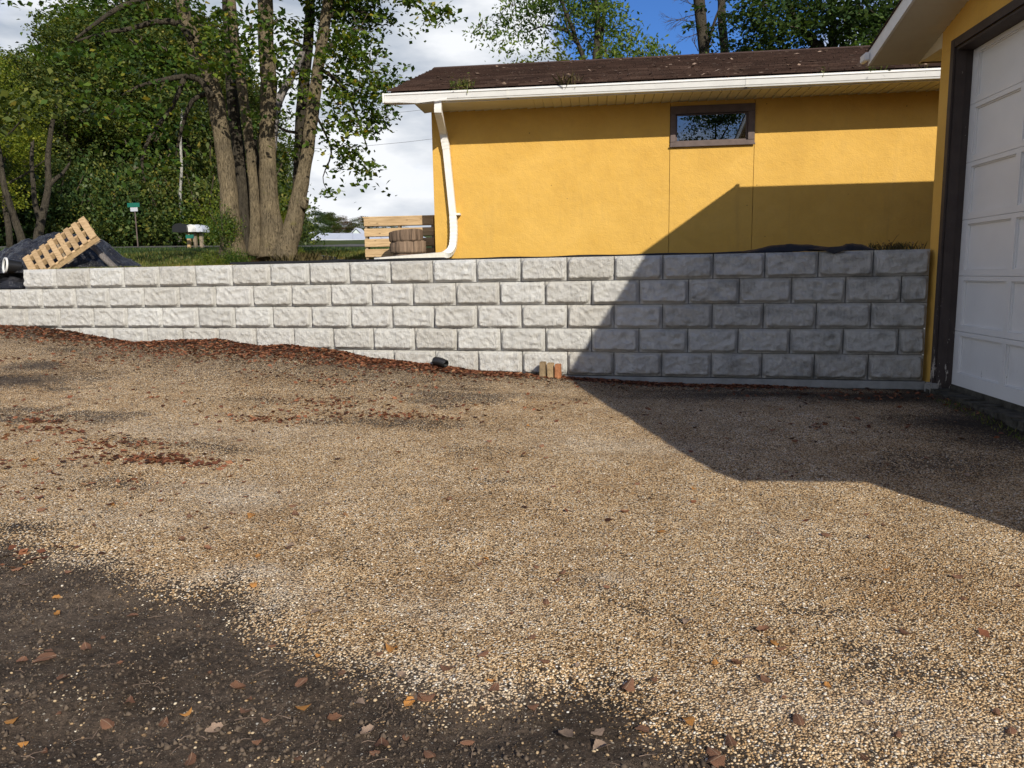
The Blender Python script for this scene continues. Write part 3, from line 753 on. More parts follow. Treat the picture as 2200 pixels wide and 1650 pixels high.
for r in range(nrow):
    base = np.array([0, EY-.015, EZ-.02])+tv*EXP*r+nv*.004
    off = (r % 2)*SW/2+rs_.uniform(-.012, .012)
    x = RXL-off
    while x < RXR-.05:
        xa, xb = max(x, RXL-.01), min(x+SW-.007, RXR)
        if xb-xa > .05:
            if cnt < 300 and x < 4.8:
                o = link('shingle', SM[rs_.randrange(6)], M['shingle'], shed)
                o.location = Vector((xa, base[1], base[2]+rs_.uniform(0, .002)))-Vector(SB); o.rotation_euler = (rotx, 0, 0)
                o.scale = ((xb-xa)/(SW-.007), 1, 1); cnt += 1
            else:
                t0 = .018+.006*rs_.random(); b0 = base+nv*.004; b1 = base+nv*(.004+t0); c0 = base+tv*(EXP+.03); c1 = c0+nv*.003
                e = lambda p, X: (X, p[1], p[2])
                far.add([e(b0, xa), e(b0, xb), e(b1, xb), e(b1, xa), e(c0, xa), e(c0, xb), e(c1, xb), e(c1, xa)], [(0, 1, 2, 3), (3, 2, 6, 7), (0, 3, 7, 4), (1, 5, 6, 2)])
        x += SW
tag(house(far, 'upper_shingles', M['shingle']), kind='stuff')
# fascia, gutter (a K shaped trough), soffit boards
house(MB().box(RXL+.03, RXR, GF+.115, GF+.135, ZS-.012, EZ-.05), 'fascia', M['white'])
gt = [(GF+.112, ZS+.0), (GF+.035, ZS+.0), (GF+.028, ZS+.018), (GF+.020, ZS+.024), (GF+.004, ZS+.085), (GF-.008, ZS+.095), (GF-.008, ZS+.118), (GF+.004, ZS+.118), (GF+.004, ZS+.100), (GF+.016, ZS+.088), (GF+.032, ZS+.030), (GF+.040, ZS+.012), (GF+.100, ZS+.008), (GF+.100, ZS+.118), (GF+.112, ZS+.118)]
gut = house(MB().prism_x(gt, -2.985, XR), 'gutter', M['white'])
for xx in (-1.28, 1.9): sub(MB().prism_x([(a-.004 if a < GF+.06 else a, b) for a, b in gt], xx, xx+.035), 'joint', M['dirtywhite'], gut)
sub(MB().box(-3.01, -2.987, GF-.012, GF+.116, ZS-.004, ZS+.122), 'end_cap', M['dirtywhite'], gut)
# crumpled end of the gutter, pushed out of shape at the corner
cr_ = MB().add([(-2.98, GF-.012, ZS+.006), (-2.52, GF-.018, ZS-.030), (-2.10, GF-.006, ZS+.004), (-2.98, GF-.014, ZS+.036), (-2.52, GF-.030, ZS+.024), (-2.10, GF-.008, ZS+.030), (-2.52, GF+.03, ZS-.02)], [(0, 1, 4, 3), (1, 2, 5, 4), (0, 6, 1), (1, 6, 2)])
sub(cr_, 'dented_lip', M['white'], gut)
debris = MB()
for i in range(420):
    x = rs_.uniform(-2.9, 5); s = rs_.uniform(.008, .035); z = ZS+.118+rs_.uniform(-.01, .012); y = GF+rs_.uniform(.01, .10); a = rs_.uniform(0, 6.28)
    debris.add([(x, y, z), (x+s*math.cos(a), y+s*math.sin(a)*.5, z+rs_.uniform(-.01, .012)), (x-s*.3, y+s*.5, z+rs_.uniform(0, .01))], [(0, 1, 2)])
tag(sub(debris, 'leaf_debris', M['litter'], gut), kind='stuff')
sbm = None
BW = .128; x = XL-.10; k = 0
while x < XR-.1:
    if sbm is None:
        q = MB(); q.add([(0, GF+.14, ZS-.010), (BW-.007, GF+.14, ZS+.002), (BW-.007, YH-.003, ZS+.002), (0, YH-.003, ZS-.010), (0, GF+.14, ZS+.016), (BW-.007, GF+.14, ZS+.016), (BW-.007, YH-.003, ZS+.016), (0, YH-.003, ZS+.016)], [(0, 3, 2, 1), (4, 5, 6, 7), (0, 1, 5, 4), (1, 2, 6, 5), (2, 3, 7, 6), (3, 0, 4, 7)]); sbm = q.mesh('soffit_board')
    o = link('soffit_board', sbm, M['soffit'], shed); o.location = Vector((x, 0, .0015*(k % 3)))-Vector(SB); x += BW; k += 1
house(MB().prism_x([(GF+.137, ZS-.01), (RY, RZ-.165), (2*RY-EY, ZS-.01), (2*RY-EY, ZS+.01), (RY, RZ-.145), (GF+.137, ZS+.01)], RXL+.03, XL-.103), 'side_soffit', M['soffit'])
house(MB().prism_x([(GF+.136, ZS-.012), (RY, RZ-.17), (2*RY-EY, ZS-.012), (2*RY-EY, EZ-.06), (RY, RZ-.06), (GF+.136, EZ-.06)], RXL+.01, RXL+.028), 'barge_board', M['white'])
house(MB().prism_x([(YH, ZS+.05), (17.7, ZS+.05), (RY, RZ-.10)], XL, XL+.1), 'gable_wall', M['stucco'])

# downspout
DS = []
p0 = np.array([-2.235, GF+.07, ZS+.002]); pA = np.array([-2.245, GF+.075, ZS-.13]); pB = hit(953, 287, [0, 1, 0], YH-.09); pC = hit(958, 312, [0, 1, 0], YH-.065); pD = hit(974, 468, [0, 1, 0], YH-.065)
pE = hit(977, 500, [0, 1, 0], YH-.07); pF = hit(973, 528, [0, 1, 0], YH-.09); pG = hit(955, 547, [0, 1, 0], YH-.14)
pEnd = np.array([0, 0, 0.]); 
pEnd = at(810, 560, 10.35)
def rect_sweep(mb, pts, w, d, ribs=0):
    P_ = [np.array(p, float) for p in pts]; b = len(mb.v)
    for i, p in enumerate(P_):
        t = P_[min(i+1, len(P_)-1)]-P_[max(i-1, 0)]; t /= np.linalg.norm(t)
        side = np.array([1., 0, 0])-t*t[0]
        if np.linalg.norm(side) < .45: side = np.array([0, 0, 1.])-t*t[2]
        side /= np.linalg.norm(side); dep = np.cross(t, side)
        if i and np.dot(side, ls) < 0: side = -side
        if i and np.dot(dep, ld) < 0: dep = -dep
        ls, ld = side, dep
        k = 1+(.06 if ribs and i % 2 else 0)
        for a, c in ((-1, -1), (-.33, -1), (-.28, -.85), (.28, -.85), (.33, -1), (1, -1), (1, 1), (-1, 1)): mb.v.append(tuple(p+side*w/2*a*k+dep*d/2*c*k))
    for i in range(len(P_)-1):
        for k in range(8): mb.f.append((b+i*8+k, b+i*8+(k+1) % 8, b+(i+1)*8+(k+1) % 8, b+(i+1)*8+k))
    mb.f.append(tuple(b+k for k in range(8))); mb.f.append(tuple(b+(len(P_)-1)*8+k for k in range(8)))
    return mb
w_ = .098
dsp = house(rect_sweep(MB(), [pC, pD], w_, .07), 'downspout', M['dirtywhite'])
sub(rect_sweep(MB(), [p0, pA+np.array([0, 0, .03]), pA, pA+(pB-pA)*.06], w_, .07), 'outlet', M['dirtywhite'], dsp)
sub(rect_sweep(MB(), [pA+(pB-pA)*.05, pB], w_*1.03, .073), 'offset_pipe', M['dirtywhite'], dsp)
def curve(a, b, c, n):
    return [(1-t)**2*a+2*t*(1-t)*b+t*t*c for t in np.linspace(0, 1, n)]
sub(rect_sweep(MB(), curve(pB-(pB-pA)/np.linalg.norm(pB-pA)*.02, (pB+pC)/2, pC+(pD-pC)*.05, 10), w_*1.04, .075, 1), 'upper_elbow', M['dirtywhite'], dsp)
dirE = (pEnd-pG)/np.linalg.norm(pEnd-pG)
sub(rect_sweep(MB(), curve(pD+(pC-pD)*.03, pE+np.array([.0, 0, -.02]), pF, 17)[:-1]+curve(pF, hit(968, 547, [0, 1, 0], YH-.12), pG+dirE*.05, 14), w_*1.04, .078, 1), 'flexible_elbow', M['dirtywhite'], dsp)
sub(rect_sweep(MB(), [pG, pEnd], w_*.98, .075), 'extension', M['dirtywhite'], dsp)
b_ = hit(976, 460, [0, 1, 0], YH-.10); sub(MB().box(b_[0]-.06, b_[0]+.085, YH-.104, YH-.002, b_[2]-.015, b_[2]+.015), 'bracket', M['white'], dsp)

# fill behind the wall under the shed
tag(fill.build('soil_bed', M['lawn']), kind='structure')
# ------------------------------------------------------------------ garage on the right
XG = 3.60; XD = 3.765; GY0 = 8.90; GSL = .25; TY = 9.50; TZ = 3.815; RK = 3.05
gar = empty('garage', (XG, 8.0, .2)); GB = (XG, 8.0, .2)
tag(gar, 'tall yellow stucco garage with white panelled door and brown frame, at the right edge', 'garage')
def gp(mb, name, mat, **k): return P(mb, name, mat, gar, GB, **k)
RYg = 6.05; RZg = TZ+GSL*(TY-RYg)         # ridge (underside)
LE = (3.40, RZg-GSL*(RYg-3.40)); LO = (1.60, 2.42)      # roof steepens out of view, made up to cast the ground shadow's edge
def soff(y):
    if y > RYg: return TZ+GSL*(TY-y)
    if y > LE[0]: return RZg-GSL*(RYg-y)
    return LE[1]+(LO[1]-LE[1])*(LE[0]-y)/(LE[0]-LO[0])
DY0, DY1, DZ0, DZ1 = 3.55, 8.555, .255, 3.715
gp(MB().box(XG, XG+.15, DY1+.03, GY0, -.3, DZ1+.02), 'wall', M['stucco'])
gp(MB().prism_x([(DY0, DZ1+.022), (GY0, DZ1+.022), (GY0, soff(GY0)), (RYg, soff(RYg)), (DY0, soff(DY0))], XG, XG+.15), 'gable_wall', M['stucco'])
gp(MB().prism_x([(2.12, -.3), (DY0-.002, -.3), (DY0-.002, soff(DY0)), (LE[0], LE[1]), (2.12, soff(2.12))], XG, XG+.15), 'wall', M['stucco'])
gp(MB().box(XG+.152, 12.5, GY0-.15, GY0, -.3, soff(GY0)), 'side_wall', M['stucco'])
gp(MB().box(XG+.152, 12.5, 2.12, 2.27, -.3, soff(2.12)), 'side_wall', M['stucco'])
# roof and overhang
rp = [(TY, TZ), (RYg, RZg), LE, LO]; th = .14
top = [(LO[0]-.02, LO[1]+th), (LE[0]-.03, LE[1]+th+.01), (RYg, RZg+th), (TY, TZ+th)]
gp(MB().prism_x([(a, b+.016) for a, b in rp]+top, RK+.03, 12.5), 'roof', M['shingle'])
gp(MB().prism_x([(a, b-.012) for a, b in rp]+[(a, b+.005) for a, b in top], RK, RK+.028), 'rake_board', M['white'])
gp(MB().prism_x([(a, b+.006) for a, b in top]+[(a, b+.020) for a, b in top[::-1]], RK-.015, RK+.06), 'roof_edge', M['shingle'])
gp(MB().box(RK+.03, 12.5, TY+.002, TY+.022, TZ-.01, TZ+th), 'fascia', M['brown'])
cp = MB().box(RK-.055, RK-.002, TY-.06, TY+.12, TZ+.035, TZ+.125); gp(cp, 'gutter_end', M['white'], bevel=.01)
y = TY-.004; bw = .104; k = 0
while y > 3.5:
    y2 = y-bw+.016
    q = MB(); z1, z2 = soff(y), soff(y2)
    q.add([(RK+.03, y, z1-.014), (XG-.002, y, z1-.014), (XG-.002, y2, z2+.004), (RK+.03, y2, z2+.004), (RK+.03, y, z1+.012), (XG-.002, y, z1+.012), (XG-.002, y2, z2+.014), (RK+.03, y2, z2+.014)],
          [(0, 3, 2, 1), (4, 5, 6, 7), (0, 1, 5, 4), (1, 2, 6, 5), (2, 3, 7, 6), (3, 0, 4, 7)])
    gp(q, 'soffit_board', M['soffit']); y -= bw; k += 1
gp(MB().prism_x([(GY0+.002, TZ-.01), (TY, TZ-.01), (TY, TZ+.005), (GY0+.002, soff(GY0)-.002)], XG+.0, XG+.012), 'eave_return', M['soffit'])
x = XG+.014
while x < 6.5:
    gp(MB().box(x, x+.122, GY0+.002, TY, TZ+.0, TZ+.012), 'soffit_board', M['soffit']); x += .128
# door casing and reveal
def cas(mb, nm='door_casing'): return gp(mb, nm, M['casing'], bevel=.003)
cas(MB().box(XG-.022, XG-.001, DY1+.005, DY1+.085, .19, DZ1+.085))
cas(MB().box(XG-.022, XG-.001, DY0-.08, DY1+.003, DZ1+.0, DZ1+.085))
cas(MB().box(XG-.022, XG-.001, DY0-.08, DY0-.002, .19, DZ1-.002))
cas(MB().box(XG+.001, XD+.05, DY1, DY1+.028, .19, DZ1-.0), 'door_jamb')
cas(MB().box(XG+.001, XD+.05, DY0, DY1-.001, DZ1-.032, DZ1-.002), 'door_jamb')
cas(MB().box(XG+.001, XG+.10, DY1-.014, DY1-.001, .19, DZ1-.034), 'door_stop')
# sectional door
door = gp(MB().box(XD+.045, XD+.06, DY0, DY1-.003, DZ0, DZ1-.035), 'door', M['door'])
SH = .5775; npan = 5; pw = .845; st = .083; y0 = DY1-.004
for i in range(6):
    za = DZ0+i*SH; zb = min(za+SH-.004, DZ1-.036)
    q = MB(); lo = .135 if i == 0 else .062; hi = .045
    ylo = DY0+.002
    q.box(XD, XD+.04, ylo, y0, za, za+lo); q.box(XD, XD+.04, ylo, y0, zb-hi, zb)
    yy = y0; first = True; pans = []
    edges = [y0-.115-k*(pw+st) for k in range(6)]
    q.box(XD, XD+.04, y0-.115, y0, za+lo, zb-hi)
    for k in range(5):
        a = edges[k]; b = a-pw
        e = max(b-st, ylo) if k < 4 else ylo
        if b < ylo+.02: b = ylo+.02; e = ylo
        q.box(XD, XD+.04, e, b, za+lo, zb-hi); pans.append((b, a))
        if b <= ylo+.03: break
    o = sub(q, 'door_section', M['door'], door)
    for b, a in pans:
        q = MB(); z0, z1 = za+lo, zb-hi
        q.box(XD+.027, XD+.037, b+.001, a-.001, z0+.001, z1-.001)
        for (ya, yb, zc, zd) in ((b+.001, a-.001, z0+.001, z0+.013), (b+.001, a-.001, z1-.013, z1-.001), (a-.013, a-.001, z0+.014, z1-.014), (b+.001, b+.013, z0+.014, z1-.014)):
            q.box(XD+.014, XD+.026, ya, yb, zc, zd)
        sub(q, 'door_panel', M['door'], door)
tq_ = MB(); ty_ = np.linspace(DY0-.1, GY0-.30, 60); rq = random.Random(6)
for a, b in zip(ty_[:-1], ty_[1:]): tq_.box(XG-.03-rq.uniform(0, .05), XD+.3, a, b-.001, -.2, .205+rq.uniform(-.02, .006))
gp(tq_, 'threshold', M['oldconc'])
gp(MB().box(XD-.005, XD+.5, DY0-.1, GY0-.33, .0, .2525), 'floor_slab', M['oldconc'])
gp(MB().box(XG-.07, XG+.02, DY1-.06, DY1+.11, -.1, .262), 'corner_stone', M['conc'], bevel=.015)

# ------------------------------------------------------------------ small things by the wall
def wp(s, q, z): return np.array([WA[0]+WU[0]*s+WN[0]*q, WA[1]+WU[1]*s+WN[1]*q, z])
wang = math.atan2(-WU[1], -WU[0])
def brick(px, w, h, mat, label, dq, tilt, hgt):
    p = gpt(px, 806); s = (p[:2]-WA).dot(WU); b = wp(s, dq, 0); zz = float(gz(b[0], b[1]))
    q = MB().box(-w/2, w/2, -.05, .05, -.03, h)
    me = q.mesh('brick', False, .006)
    for v in me.vertices:
        n_ = (vn(np.array(v.co.x*60+px), np.array(v.co.z*50), 3)-.5)*.008; v.co.x += n_; v.co.y += n_
    o = link('brick', me, M[mat]); o.location = (b[0], b[1], zz); o.rotation_euler = (0, tilt, wang); tag(o, label, 'brick', 'bricks standing on end at the foot of the wall')
brick(1172, .068, .185, 'brick_mud', 'tan brick on end at the wall foot, leftmost of the three', .17, .03, 0)
brick(1190, .078, .180, 'brick_tan', 'tan brick on end at the wall foot, middle one of the three', .16, -.02, 0)
brick(1208, .072, .175, 'brick_red', 'orange red brick on end at the wall foot, right of the two tan ones', .17, .015, 0)
# corrugated drain pipe stub
pa = gpt(925, 790); s0 = (pa[:2]-WA).dot(WU); c = wp(s0-.02, .13, 0); A = np.array([c[0], c[1], hit(930, 776, [0, 1, 0], c[1])[2]]); B = hit(958, 783, [0, 1, 0], c[1]-.10)
pts = []; rr = []
for i, t in enumerate(np.linspace(0, 1, 46)):
    pts.append(A+(B-A)*t+np.array([0, 0, .012*math.sin(t*3)])); rr.append(.050+(.006 if (i//2) % 2 else 0))
dp = MB().tube(pts, rr, 18, cap=False); rin = [r-.012 for r in rr]; dp.tube(pts, rin, 18, cap=False)
tag(dp.build('drain_pipe', M['blackplastic'], smooth=True), 'short black corrugated drain pipe poking out at the wall foot', 'drain pipe')
# dark round rubber ball-like plug by the garage corner
# ------------------------------------------------------------------ things behind the wall: pallet by the shed, cut log rounds, black boards
def board(mb, c, ax, ay, az, lx, ly, lz_): mb.obox(c, ax, ay, az, lx/2, ly/2, lz_/2)
pal = empty('pallet', at(858, 556, 12.0)); pal.location.z = 1.70
PB = tuple(pal.location)
tag(pal, 'fresh wooden pallet standing on its edge against the shed corner', 'pallet')
L0 = hit(785, 556, [0, 1, 0], 12.0)[0]; L1 = hit(931, 470, [0, 1, 0], 12.0)[0]
zt = hit(790, 469, [0, 1, 0], 12.0)[2]
zb_ = 1.66; nb = 5; hb = .125; gap_ = (zt-zb_-nb*hb)/(nb-1)
for i in range(nb):
    z = zb_+i*(hb+gap_)
    P(MB().box(L0, L1, 12.0, 12.022, z, z+hb), 'board', M['wood'], pal, PB, bevel=.003)
    P(MB().box(L0, L1, 12.125, 12.147, z, z+hb), 'board', M['wood'], pal, PB, bevel=.003)
for xx in (L0+.005, (L0+L1)/2-.02, L1-.045): P(MB().box(xx, xx+.04, 12.024, 12.123, zb_, zt), 'stringer', M['woodgrey'], pal, PB, bevel=.003)
P(MB().box(L0-.02, L1+.02, 12.0, 12.147, zt+.002, zt+.024), 'board', M['wood'], pal, PB, bevel=.003)
# three log rounds
rl = random.Random(3)
for i, (z0, z1, dx, lab) in enumerate([(1.66, 1.86, .03, 'cut log round in front of the pallet, bottom one of the stack'), (1.862, 2.03, -.02, 'cut log round in front of the pallet, middle one of the stack'), (2.032, 2.19, -.07, 'cut log round in front of the pallet, topmost of the stack')]):
    xa = hit(846+i*-3, 530, [0, 1, 0], 11.62)[0]; xb = hit(914, 530, [0, 1, 0], 11.62)[0]; R = (xb-xa)/2+.01
    cx_ = (xa+xb)/2; n = 40; q = MB(); vs = []
    for zz, sc in ((0, .97), (.02, 1), ((z1-z0)*.5, 1.01), (z1-z0-.015, 1), (z1-z0, .97)):
        for k in range(n):
            a = 2*math.pi*k/n; r = R*sc*(1+.035*math.sin(3*a+i)+.02*math.sin(11*a+i*2)+.012*math.sin(23*a)); vs.append((r*math.cos(a), r*math.sin(a)*.9, zz+.02*math.cos(a+i)*(zz > .1)))
    fs = [(j*n+k, j*n+(k+1) % n, (j+1)*n+(k+1) % n, (j+1)*n+k) for j in range(4) for k in range(n)]+[tuple(range(n))[::-1]]
    q.add(vs, fs); o = q.build('log_round', M['stump'], smooth=False)
    o.location = (cx_, 11.55, z0); o.rotation_euler = (rl.uniform(-.02, .02), rl.uniform(-.03, .03), rl.uniform(0, 6))
    t = MB().add([(v[0]*.985, v[1]*.985, v[2]+.001) for v in vs[4*n:]], [tuple(range(n))]).build('cut_face', M['stumptop'], o)
    tag(o, lab, 'log', 'log rounds stacked in front of the pallet')
for i, (a, b, w, lab) in enumerate([((676, 531), (738, 543), .13, 'black plastic board lying on the lawn, nearer of two beside the trees'), ((682, 528), (716, 533), .12, 'black plastic board lying on the lawn, farther of two beside the trees')]):
    A = at(*a, 15.2+i*.7); B = at(*b, 14.6+i*.7)
    A[2] = float(lz(A[0], A[1]))+.05; B[2] = float(lz(B[0], B[1]))+.05
    ax = (B-A); ln = np.linalg.norm(ax); ax /= ln; ay = np.cross([0, 0, 1.], ax); ay /= np.linalg.norm(ay)
    q = MB().obox((0, 0, 0), ax, ay, np.cross(ax, ay), ln/2, w/2, .03)
    o = q.build('plastic_board', M['fabric'], bevel=.005, loc=(A+B)/2); tag(o, lab, 'board', 'black boards on the lawn')

# tarp mound
DT = 15.0; tc0 = at(135, 575, DT); tb = np.array([tc0[0], tc0[1]])
def tz(x, y):
    u = x-tb[0]; v = y-tb[1]
    h = .62*np.exp(-((u+.05)/.80)**2-(v/.75)**2)+.26*np.exp(-((u-.65)/.42)**2-(v/.6)**2)+.24*np.exp(-((u+1.0)/.45)**2-(v/.5)**2)
    h = h+.06*fbm(x*2.2, y*2.2, 41, 3)-.11*np.abs(fbm(x*2.6+y, y*2.6, 47, 4))-.05*np.abs(fbm(x*7-y*2, y*6, 49, 3))+.07
    return float_lz(x, y)+h-.05
def float_lz(x, y): return lz(x, y)
gx, gy = np.meshgrid(np.linspace(-1.55, 1.30, 170), np.linspace(-1.2, 1.2, 140))
rr = np.hypot(gx/1.45, gy/1.1)
X = tb[0]+gx; Y = tb[1]+gy; Z = tz(X, Y)-.35*sstep(.85, 1.1, rr)
qb = -((X-WA[0])*WN[0]+(Y-WA[1])*WN[1]); X = X-WN[0]*np.clip(.30-qb, 0, 9)*1.0; Y = Y-WN[1]*np.clip(.30-qb, 0, 9)
idx = np.arange(X.size).reshape(X.shape); Fq = np.stack([idx[:-1, :-1], idx[:-1, 1:], idx[1:, 1:], idx[1:, :-1]], -1).reshape(-1, 4)
o = link('tarp_pile', mesh_np('tarp_pile', np.stack([X, Y, Z], -1).reshape(-1, 3), Fq, True), M['tarp'])
tag(o, 'heap covered with crumpled shiny black plastic sheeting behind the wall at left', 'tarp')
# lower flap of the sheeting beside the wall's stepped end
SS, QQ = np.meshgrid(np.linspace(12.36, 14.2, 80), np.linspace(-.02, .95, 46))
X = WA[0]+SS*WU[0]-QQ*WN[0]; Y = WA[1]+SS*WU[1]-QQ*WN[1]
Z = WTOP-RH+.01+.20*sstep(.02, .7, QQ)+.09*np.exp(-((SS-12.7)/.25)**2)*sstep(0, .25, QQ)+(.09*(1-np.abs(fbm(SS*3.5, QQ*4, 55, 4))*2)+.03*fbm(SS*12, QQ*12, 58, 2))*sstep(-.02, .2, QQ)
idx = np.arange(X.size).reshape(X.shape); Fq = np.stack([idx[:-1, :-1], idx[:-1, 1:], idx[1:, 1:], idx[1:, :-1]], -1).reshape(-1, 4)
o = link('plastic_flap', mesh_np('plastic_flap', np.stack([X, Y, Z], -1).reshape(-1, 3), Fq, True), M['tarp'])
tag(o, 'loose black plastic flap bunched beside the left end of the top block course', 'tarp')
# pallet on the heap
pc = at(133, 536, DT-1.05); ua = np.array([.72, .35, .58]); ua /= np.linalg.norm(ua)
va = np.array([.50, -.45, -.42]); va = va-ua*va.dot(ua); va /= np.linalg.norm(va); wa = np.cross(ua, va); wa = wa if wa[2] > 0 else -wa
tp = empty('pallet', pc); tag(tp, 'weathered wooden pallet tilted on top of the black plastic heap', 'pallet')
LL, WW = 1.12, .66
def tpb(c, lx, ly, lz__, nm, mat):
    q = MB(); q.obox(np.array([0, 0, 0.])+ua*c[0]+va*c[1]+wa*c[2], ua, va, wa, lx/2, ly/2, lz__/2); q.build(nm, mat, tp, bevel=.003)
for i in range(8): tpb((-LL/2+.05+i*(LL-.10)/7, 0, .055), .085 if i not in (0, 7) else .11, WW, .02, 'board', M['wood'])
for k in (-1, 0, 1): tpb((0, k*(WW/2-.03), 0), LL, .045, .088, 'stringer', M['wood'])
for k in (-1, 0, 1): tpb((k*(LL/2-.07), 0, -.056), .10, WW, .02, 'board', M['woodgrey'])
a_ = at(190, 522, DT-.9); b_ = at(248, 577, DT-1.2)
lg = MB().tube([a_, a_+(b_-a_)*.3+np.array([.01, 0, .01]), a_+(b_-a_)*.6, b_], [.052, .048, .055, .05], 9, True, .15, random.Random(4))
tag(lg.build('log', M['bark_pale'], smooth=True), 'pale peeled log leaning against the black plastic heap', 'log')
ra = at(11, 570, DT-.8); rb_ = ra+np.array([.12, .16, -.03])
q = MB().tube([ra, rb_], [.115, .10], 24, False); q.tube([ra, rb_], [.105, .09], 24, False)
o = q.build('culvert_pipe', M['blackplastic'], smooth=True)
t_ = (rb_-ra)/np.linalg.norm(rb_-ra)
MB().tube([ra-t_*.012, ra+t_*.012], [.122, .122], 24, False).tube([ra-t_*.012, ra+t_*.012], [.100, .100], 24, False).tube([ra-t_*.0125, ra-t_*.0119], [.122, .100], 24, False).build('rim', M['white'], o)
tag(o, 'black plastic pipe with a white rim at the far left beside the heap', 'pipe')

# mailboxes and street sign at the lane
DM = 27.5
def lpos(px, D): p = at(px, 525, D); p[2] = float(lz(p[0], p[1])); return p
mb_ = lpos(407, DM); post = empty('mailbox', mb_); tag(post, 'black domed mailbox on a wooden post by the lane', 'mailbox', 'mailboxes by the lane')
MB().box(-.05, .05, -.05, .05, -.1, .52).build('post', M['wood'], post, bevel=.004)
def mailbox(parent, x, mat, w=.26, h=.26, z0=.52, d=.5):
    q = MB(); n = 10; pr = [(-w/2, 0), (w/2, 0)]+[(w/2*math.cos(a), h*.5+h*.5*math.sin(a)) for a in np.linspace(0, math.pi, n)]
    vs = [(x+a, -d/2, z0+b) for a, b in pr]+[(x+a, d/2, z0+b) for a, b in pr]; m = len(pr)
    q.add(vs, [tuple(range(m)), tuple(range(m, 2*m))[::-1]]+[(k, (k+1) % m, m+(k+1) % m, m+k) for k in range(m)])
    return q.build('box', mat, parent)
mailbox(post, -.17, M['blackplastic'], .5, .28)
for px, mat, lab, w in ((417, 'white', 'white mailbox next to the black domed one by the lane', .32), (431, 'metalroof', 'grey metal mailbox, rightmost of the row by the lane', .36)):
    p = lpos(px+3, DM); e_ = empty('mailbox', p); tag(e_, lab, 'mailbox', 'mailboxes by the lane')
    mailbox(e_, 0, M[mat], w, .24); MB().box(-.05, .05, -.05, .05, -.1, .515).build('post', M['woodgrey'], e_)
p = lpos(412, DM-.05); o = MB().box(-.13, .13, -.02, .02, .30, .42).build('newspaper_box', M['green']); o.location = p+np.array([.12, -.3, 0]); tag(o, 'small green box under the white mailbox', 'box')
p = lpos(296, 29.0); e_ = empty('street_sign', p); tag(e_, 'green street name sign on a thin post in front of the woods', 'sign')
top_ = at(296, 448, 29.0)[2]-p[2]
MB().tube([(0, 0, -.1), (0, 0, top_+.1)], [.02, .02], 8).build('post', M['brown'], e_)
MB().box(-.13, .13, -.045, -.035, top_-.10, top_+.03).build('sign_plate', M['metalroof'], e_); MB().box(-.22, .22, -.06, -.05, top_+.04, top_+.18).build('sign_plate', M['green'], e_)

# far low building with pale roof, and the little gabled hut behind it
DB = 62.
a_ = at(668, 515, DB); b_ = at(930, 515, DB+3); ze = at(668, 514, DB)[2]; zr = at(710, 498.5, DB+3)[2]
far = empty('barn', (a_[0], a_[1], ze-1.2)); tag(far, 'low distant building with a long pale metal roof beyond the lawn', 'building')
ax = np.array([b_[0]-a_[0], b_[1]-a_[1], 0]); Lb = np.linalg.norm(ax); ax /= Lb; ay = np.array([-ax[1], ax[0], 0])
o0 = np.array([0, 0, 1.2])
rf = MB(); P1 = o0; P2 = o0+ax*Lb; P3 = o0+ax*Lb+ay*4+np.array([0, 0, zr-ze]); P4 = o0+ax*1.7+ay*4+np.array([0, 0, zr-ze])
rf.add([P1, P2, P3, P4]+[p-np.array([0, 0, .1]) for p in (P1, P2, P3, P4)], [(0, 1, 2, 3), (7, 6, 5, 4), (0, 4, 5, 1), (1, 5, 6, 2), (2, 6, 7, 3), (3, 7, 4, 0)])
rf.build('roof', M['metalroof'], far)
MB().obox(o0+ax*(Lb/2+.6)+ay*2.3-np.array([0, 0, .75]), ax, ay, (0, 0, 1), Lb/2-1.2, 1.6, .62).build('wall', M['woodgrey'], far)
for t in np.linspace(.08, .95, 8):
    q = MB(); pa_ = o0+ax*(Lb*t)+np.array([0, 0, .02]); pb_ = o0+ax*(1.7+(Lb-1.7)*t)+ay*4+np.array([0, 0, zr-ze+.02]); q.tube([pa_, pb_], [.03, .03], 4); q.build('seam', M['metalroof'], far)
h0 = at(766, 512, DB+6); h0[2] = at(766, 514, DB+6)[2]
hut = empty('hut', h0); tag(hut, 'tiny pale gabled hut standing at the distant roof', 'hut')
wv = 1.05
q = MB(); q.add([(-wv/2, 0, -.6), (wv/2, 0, -.6), (wv/2, 0, .35), (0, 0, .85), (-wv/2, 0, .35), (-wv/2, 1.4, -.6), (wv/2, 1.4, -.6), (wv/2, 1.4, .35), (0, 1.4, .85), (-wv/2, 1.4, .35)], [(0, 1, 2, 3, 4), (9, 8, 7, 6, 5), (0, 4, 9, 5), (1, 6, 7, 2), (0, 5, 6, 1), (2, 7, 8, 3), (3, 8, 9, 4)])
q.build('body', M['palewall'], hut)
MB().add([(-.7, -.1, .25), (0, -.1, .92), (.7, -.1, .25), (-.7, 1.5, .25), (0, 1.5, .92), (.7, 1.5, .25), (-.7, -.1, .31), (0, -.1, .99), (.7, -.1, .31), (-.7, 1.5, .31), (0, 1.5, .99), (.7, 1.5, .31)], [(6, 7, 10, 9), (7, 8, 11, 10), (0, 3, 4, 1), (1, 4, 5, 2), (0, 1, 7, 6), (1, 2, 8, 7)]).build('roof', M['metalroof'], hut)
for xx in (-.22, .22): MB().box(xx-.12, xx+.12, -.02, -.002, -.25, .22).build('window', M['inside'], hut)

